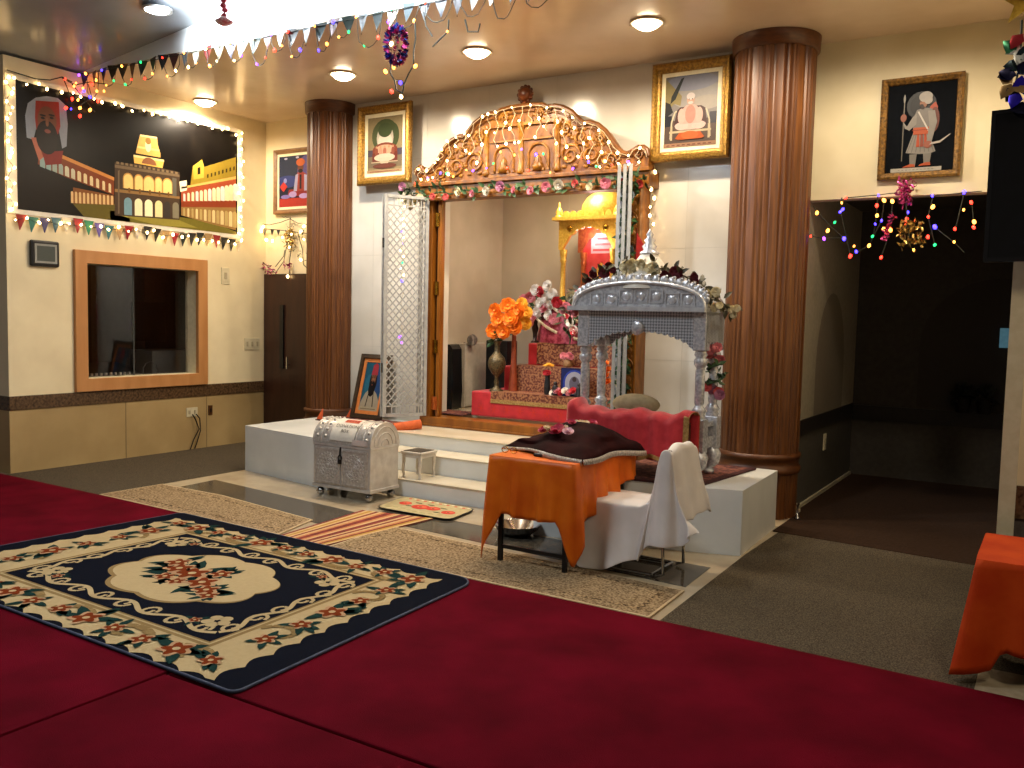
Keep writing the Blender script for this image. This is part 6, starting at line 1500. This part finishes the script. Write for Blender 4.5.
t = thing('light_switch', 'small pale switch plate low on the dark passage wall', 'light switch', (-1.93, p.y, p.z)); MB().box(-1.938, -1.928, p.y-.05, p.y+.05, p.z-.08, p.z+.08).build('plate', m_plate, t); MB().box(-1.93, -1.922, p.y-.015, p.y+.015, p.z-.03, p.z+.03).build('toggle', paint('a59b80'), t)
p = fl(790, 516); t = thing('door_stop', 'small metal door stop at the foot of the thick column', 'door stop', (-1.855, 7.62, .01)); MB().lathe([(.025,0),(.025,.012),(.01,.02),(.01,.11),(.018,.12),(.018,.14)], (-1.83, 7.62, .009), 12).build('body', m_chrome, t)

# ------------------------------------------------------------------ bunting and lights along the edge of the lower ceiling
ye = YS-.05
t = thing('bunting', 'long bunting of grey, teal, red and white triangles along the lower ceiling edge', 'bunting', (-6.2, ye, ZC-.05))
n = 38; P = [Vector((-8.72+5.9*i/n, ye, ZC+.005-.012*math.sin(i*1.3))) for i in range(n+1)]
MB().tube(P, .004, 4).build('string', m_wirew, t)
cs = ['3b3a34','6b2f28','2c3a3c','4b3c2c','5a5f5a','32242c','5c6a66','4d5553','3a5558','6d2c22','8c9aa0','dcd6c4','8a1e1a','b8ac90','4b3a6c','e0dccf','2c5a4c','8c2018','e6e0d2','3c4a4c','6b7f84','41686c','9c2620','3a5a4c','7c8c90','2a3c3c','e0d8c8','5c7078','8f9aa0','505a68','2c2430','8a949c','e2ded4','55626e','4a3448','a8acae','6b2f40','505a60']
dk = lambda h: ''.join('%02x' % int(int(h[k:k+2], 16)*(.75 if int(h[:2], 16) > 0xc8 else .5)) for k in (0, 2, 4))  # darkens the ceiling flags: their backlit shade is put into the colour
for i in range(n): child(flag_mesh(dk(cs[i])), 'flag', t, (P[i]+P[i+1])/2-Y3*.008, (0, rnd.uniform(-.12,.12), rnd.uniform(-.3,.3)), (.13, .13, .155))
t = thing('coloured_fairy_lights', 'mixed fairy lights looping along the lower ceiling edge behind the bunting', 'string lights', (-6.2, ye, ZC-.1))
b = MB(); pts = []
x = -8.6; k = 0
b.tube([Vector((-8.7+5.8*i/40, ye-.015, ZC-.02)) for i in range(41)], .004, 4)
cc = ['amber','red','warm','blue','amber','violet','amber','warm','red','green','amber']
while x < -3.3:
    wd = rnd.uniform(.14, .24); dp = rnd.uniform(.12, .26)
    if x > -5.2: wd *= 1.2; dp *= 1.15
    pl = [Vector((x+wd*.5*(1-math.cos(PI*j/8))+.01*math.sin(j*2.3+k), ye-.02, ZC-.02-dp*math.sin(PI*j/8)**.8)) for j in range(9)]
    b.tube(pl, .004, 4)
    for j in (0, 3, 6): pts.append((pl[j]-Y3*.01, cc[(k*3+j) % 11]))
    x += wd+rnd.uniform(.02, .16); k += 1
b.build('wire', m_wire, t)
bulbs(t, [(p, c) for i, (p, c) in enumerate(pts) if p.x < -4.3 or i % 3 == 0][:90], .0105)
# the knot of lights where the garland meets the banner
t = thing('coloured_fairy_lights', 'tangled knot of coloured fairy lights over the top of the palace banner', 'string lights', at(0, LW+.03, 80, 90))
K = lambda px_, py_: at(0, LW+.06, px_, py_)
b = MB(); b.tube([K(7,70), K(20,74), K(36,79), K(50,80), K(62,77), K(72,82)], .006, 5)
for pl in ([(62,78),(75,85),(90,82),(104,84)], [(64,80),(70,95),(72,108)], [(72,84),(85,100),(95,112)], [(88,84),(92,98),(80,105)]): b.tube([K(*p) for p in pl], .005, 5)
b.build('wire', m_wire, t)
bl = [(65,79,'red'),(79,75,'violet'),(76,83,'amber'),(74,86,'amber'),(84,91,'blue'),(80,90,'red'),(92,84,'red'),(96,80,'amber'),(80,108,'amber'),(71,109,'blue'),(80,116,'red'),(90,110,'amber'),(83,88,'amber'),(104,91,'amber'),(66,108,'red'),(98,101,'red'),(72,99,'red'),(78,100,'amber')]
bulbs(t, [(K(x, y), c) for x, y, c in bl], .0125)
# pompom of foil hanging from the edge
p = Vector(at(1, ye-.05, 396, 45))
t = thing('foil_pompom', 'blue and magenta foil pompom hanging from the lower ceiling edge', 'ornament', p-Z3*.16)
b, b2 = MB(), MB()
for k in range(260):
    d = rv().normalized(); q = p+Vector((d.x*.055, d.y*.055, d.z*.12)); leaf(b if (k % 2) else b2, q, d+rv(.6), rv(), .055, .03, 0)
b.build('blue_foil', M('blue_foil', '16205c', '3a58a8', rough=.22, metal=.7), t); b2.build('magenta_foil', M('hot_magenta_foil', '8c1850', 'c84480', rough=.22, metal=.6), t)
MB().tube([p, Vector((p.x, p.y, ZC))], .004, 4).build('thread', m_wire, t)
t = thing('fairy_lights', 'drooping loop of dark wire with a few coloured bulbs below the foil pompom', 'string lights', p-Z3*.4)
L_ = lambda x, y: at(1, ye-.03, 370+x/7.68, y/7.68)
b = MB()
for pl in ([(345,155),(350,290),(335,400),(335,500),(295,570),(260,650),(245,745)], [(160,480),(155,560),(190,620),(200,690),(245,715)], [(410,90),(430,200),(480,280)], [(605,150),(600,240),(540,300),(480,360)], [(730,150),(745,210),(750,245),(830,245),(845,180)], [(200,615),(262,640)]): b.tube([L_(*q) for q in pl], .006, 5)
b.build('wire', m_wire, t)
bulbs(t, [(L_(*q)-Y3*.01, c) for q, c in (((125,552),'amber'),((188,520),'amber'),((240,637),'blue'),((172,705),'red'),((245,745),'warm'),((355,510),'amber'),((600,245),'amber'),((170,340),'warm'),((150,170),'violet'))], .012)
# red tassel hanging from the sloping ceiling
p = at(1, 5.0, 224, 22)
zc_ = ZC+.03+SL*(p.x-LW)
t = thing('red_lantern', 'small red and white hanging ornament on a red ribbon, below the sloping ceiling', 'ornament', p-Z3*.03)
b = MB()
for k in range(8): b.ball((p.x+.012*math.sin(k*2), p.y, p.z+.05+.04*k), .026, 8, 6, (1,1,.8))
b.build('ribbon', M('red_foil_ribbon', '9c2030', 'c84858', rough=.35, metal=.3), t)
MB().lathe([(.01,.05),(.05,.02),(.075,.005),(.06,-.012),(.02,-.03),(.0,-.035)][::-1], (p.x, p.y, p.z), 16).build('cup', M('white_red_cup', 'd8c8c0', 'b85058', rough=.4, scale=30), t)
MB().tube([(p.x, p.y, p.z+.3), (p.x, p.y, zc_)], .004, 4).build('thread', m_wire, t)
# ------------------------------------------------------------------ light
W = bpy.data.worlds.new('room_air'); scene.world = W; W.use_nodes = True
bg = W.node_tree.nodes['Background']; bg.inputs[0].default_value = (1, .86, .72, 1); bg.inputs[1].default_value = .10
warm = (1, .83, .62)
spots = [at(2, ZC, *p) for p in ((205,101),(343,74),(477,51),(647,22))]
dl_labels = ['round downlight above the banner wall, farthest left of the row', 'round downlight in front of the left column', 'round downlight in front of the carved arch', 'large looking round downlight nearest the right column']
m_led = M('downlight_glow', 'fff3dc', rough=.5, emit=22, ec='ffe6bd')
for p, lb in zip(spots, dl_labels):
    t = thing('ceiling_downlight', lb, 'ceiling light', (p.x, p.y, ZC-.012), 'recessed downlights in the lower ceiling')
    MB().lathe([(.118, .012), (.14, .006), (.142, .0), (.118, -.002), (.115, .008)], p-Z3*.012+Z3*0, 28).build('trim_ring', paint('e8dcc4'), t)
    MB().lathe([(.0, -.052), (.05, -.045), (.085, -.028), (.105, -.01), (.112, .004)], (p.x, p.y, ZC-.013), 24).build('lens', m_led, t)
    lamp('downlight', 'SPOT', (p.x, p.y, ZC-.085), 205, warm, .07, aim=(p.x, p.y, 0), spot_size=math.radians(176), spot_blend=.45)
lamp('downlight', 'SPOT', (-1.25, 6.67, ZC-.085), 150, warm, .07, aim=(-1.25, 6.67, 0), spot_size=math.radians(176), spot_blend=.45)
lamp('downlight', 'SPOT', (.6, 6.67, ZC-.085), 110, warm, .07, aim=(.6, 6.67, 0), spot_size=math.radians(176), spot_blend=.45)
_d = rt*((157-512)/F) - up*((7-384)/F) + fw
p = CP + _d*((ZC+.03+SL*(CP.x-LW)-CP.z)/(_d.z-SL*_d.x))
t = thing('ceiling_downlight', 'cool white downlight in the sloping grey ceiling above the garland', 'ceiling light', p-Z3*.03)
MB().lathe([(.1, .0), (.13, -.004), (.13, .012)], p-Z3*.03, 28).build('trim_ring', paint('d8dcdc'), t)
MB().lathe([(.1, 0), (.1, .006)], p-Z3*.034, 24).build('lens', M('cool_downlight_glow', 'ffffff', emit=25, ec='f4f8ff'), t)
cool = (.86, .93, 1)
for x in (-6.6, -4.6, -2.4):
    lamp('fascia_light', 'SPOT', (x, 4.85, ZC+SL*(x-LW)-.05), 480, cool, .1, aim=(x+.3, YS+.1, ZC-.1+SL*(x-LW)), spot_size=math.radians(120), spot_blend=.7)
# unseen fill lamps added over the hall; the cool one mimics fascia bounce
lamp('hall_fill', 'AREA', (-4.6, 2.6, 4.2), 115, (.86, .93, 1), 1.2)
lamp('hall_fill', 'AREA', (1.2, 2.2, 4.2), 55, (1, .86, .66), .8, aim=(.6, 5.6, 1.6))
# inside the shrine
lamp('shrine_light', 'AREA', (-4.6, 8.6, 3.3), 42, (1, .84, .62), .6)
lamp('throne_glow', 'POINT', (-4.35, 8.75, 2.45), 6, (1, .75, .6), .08)
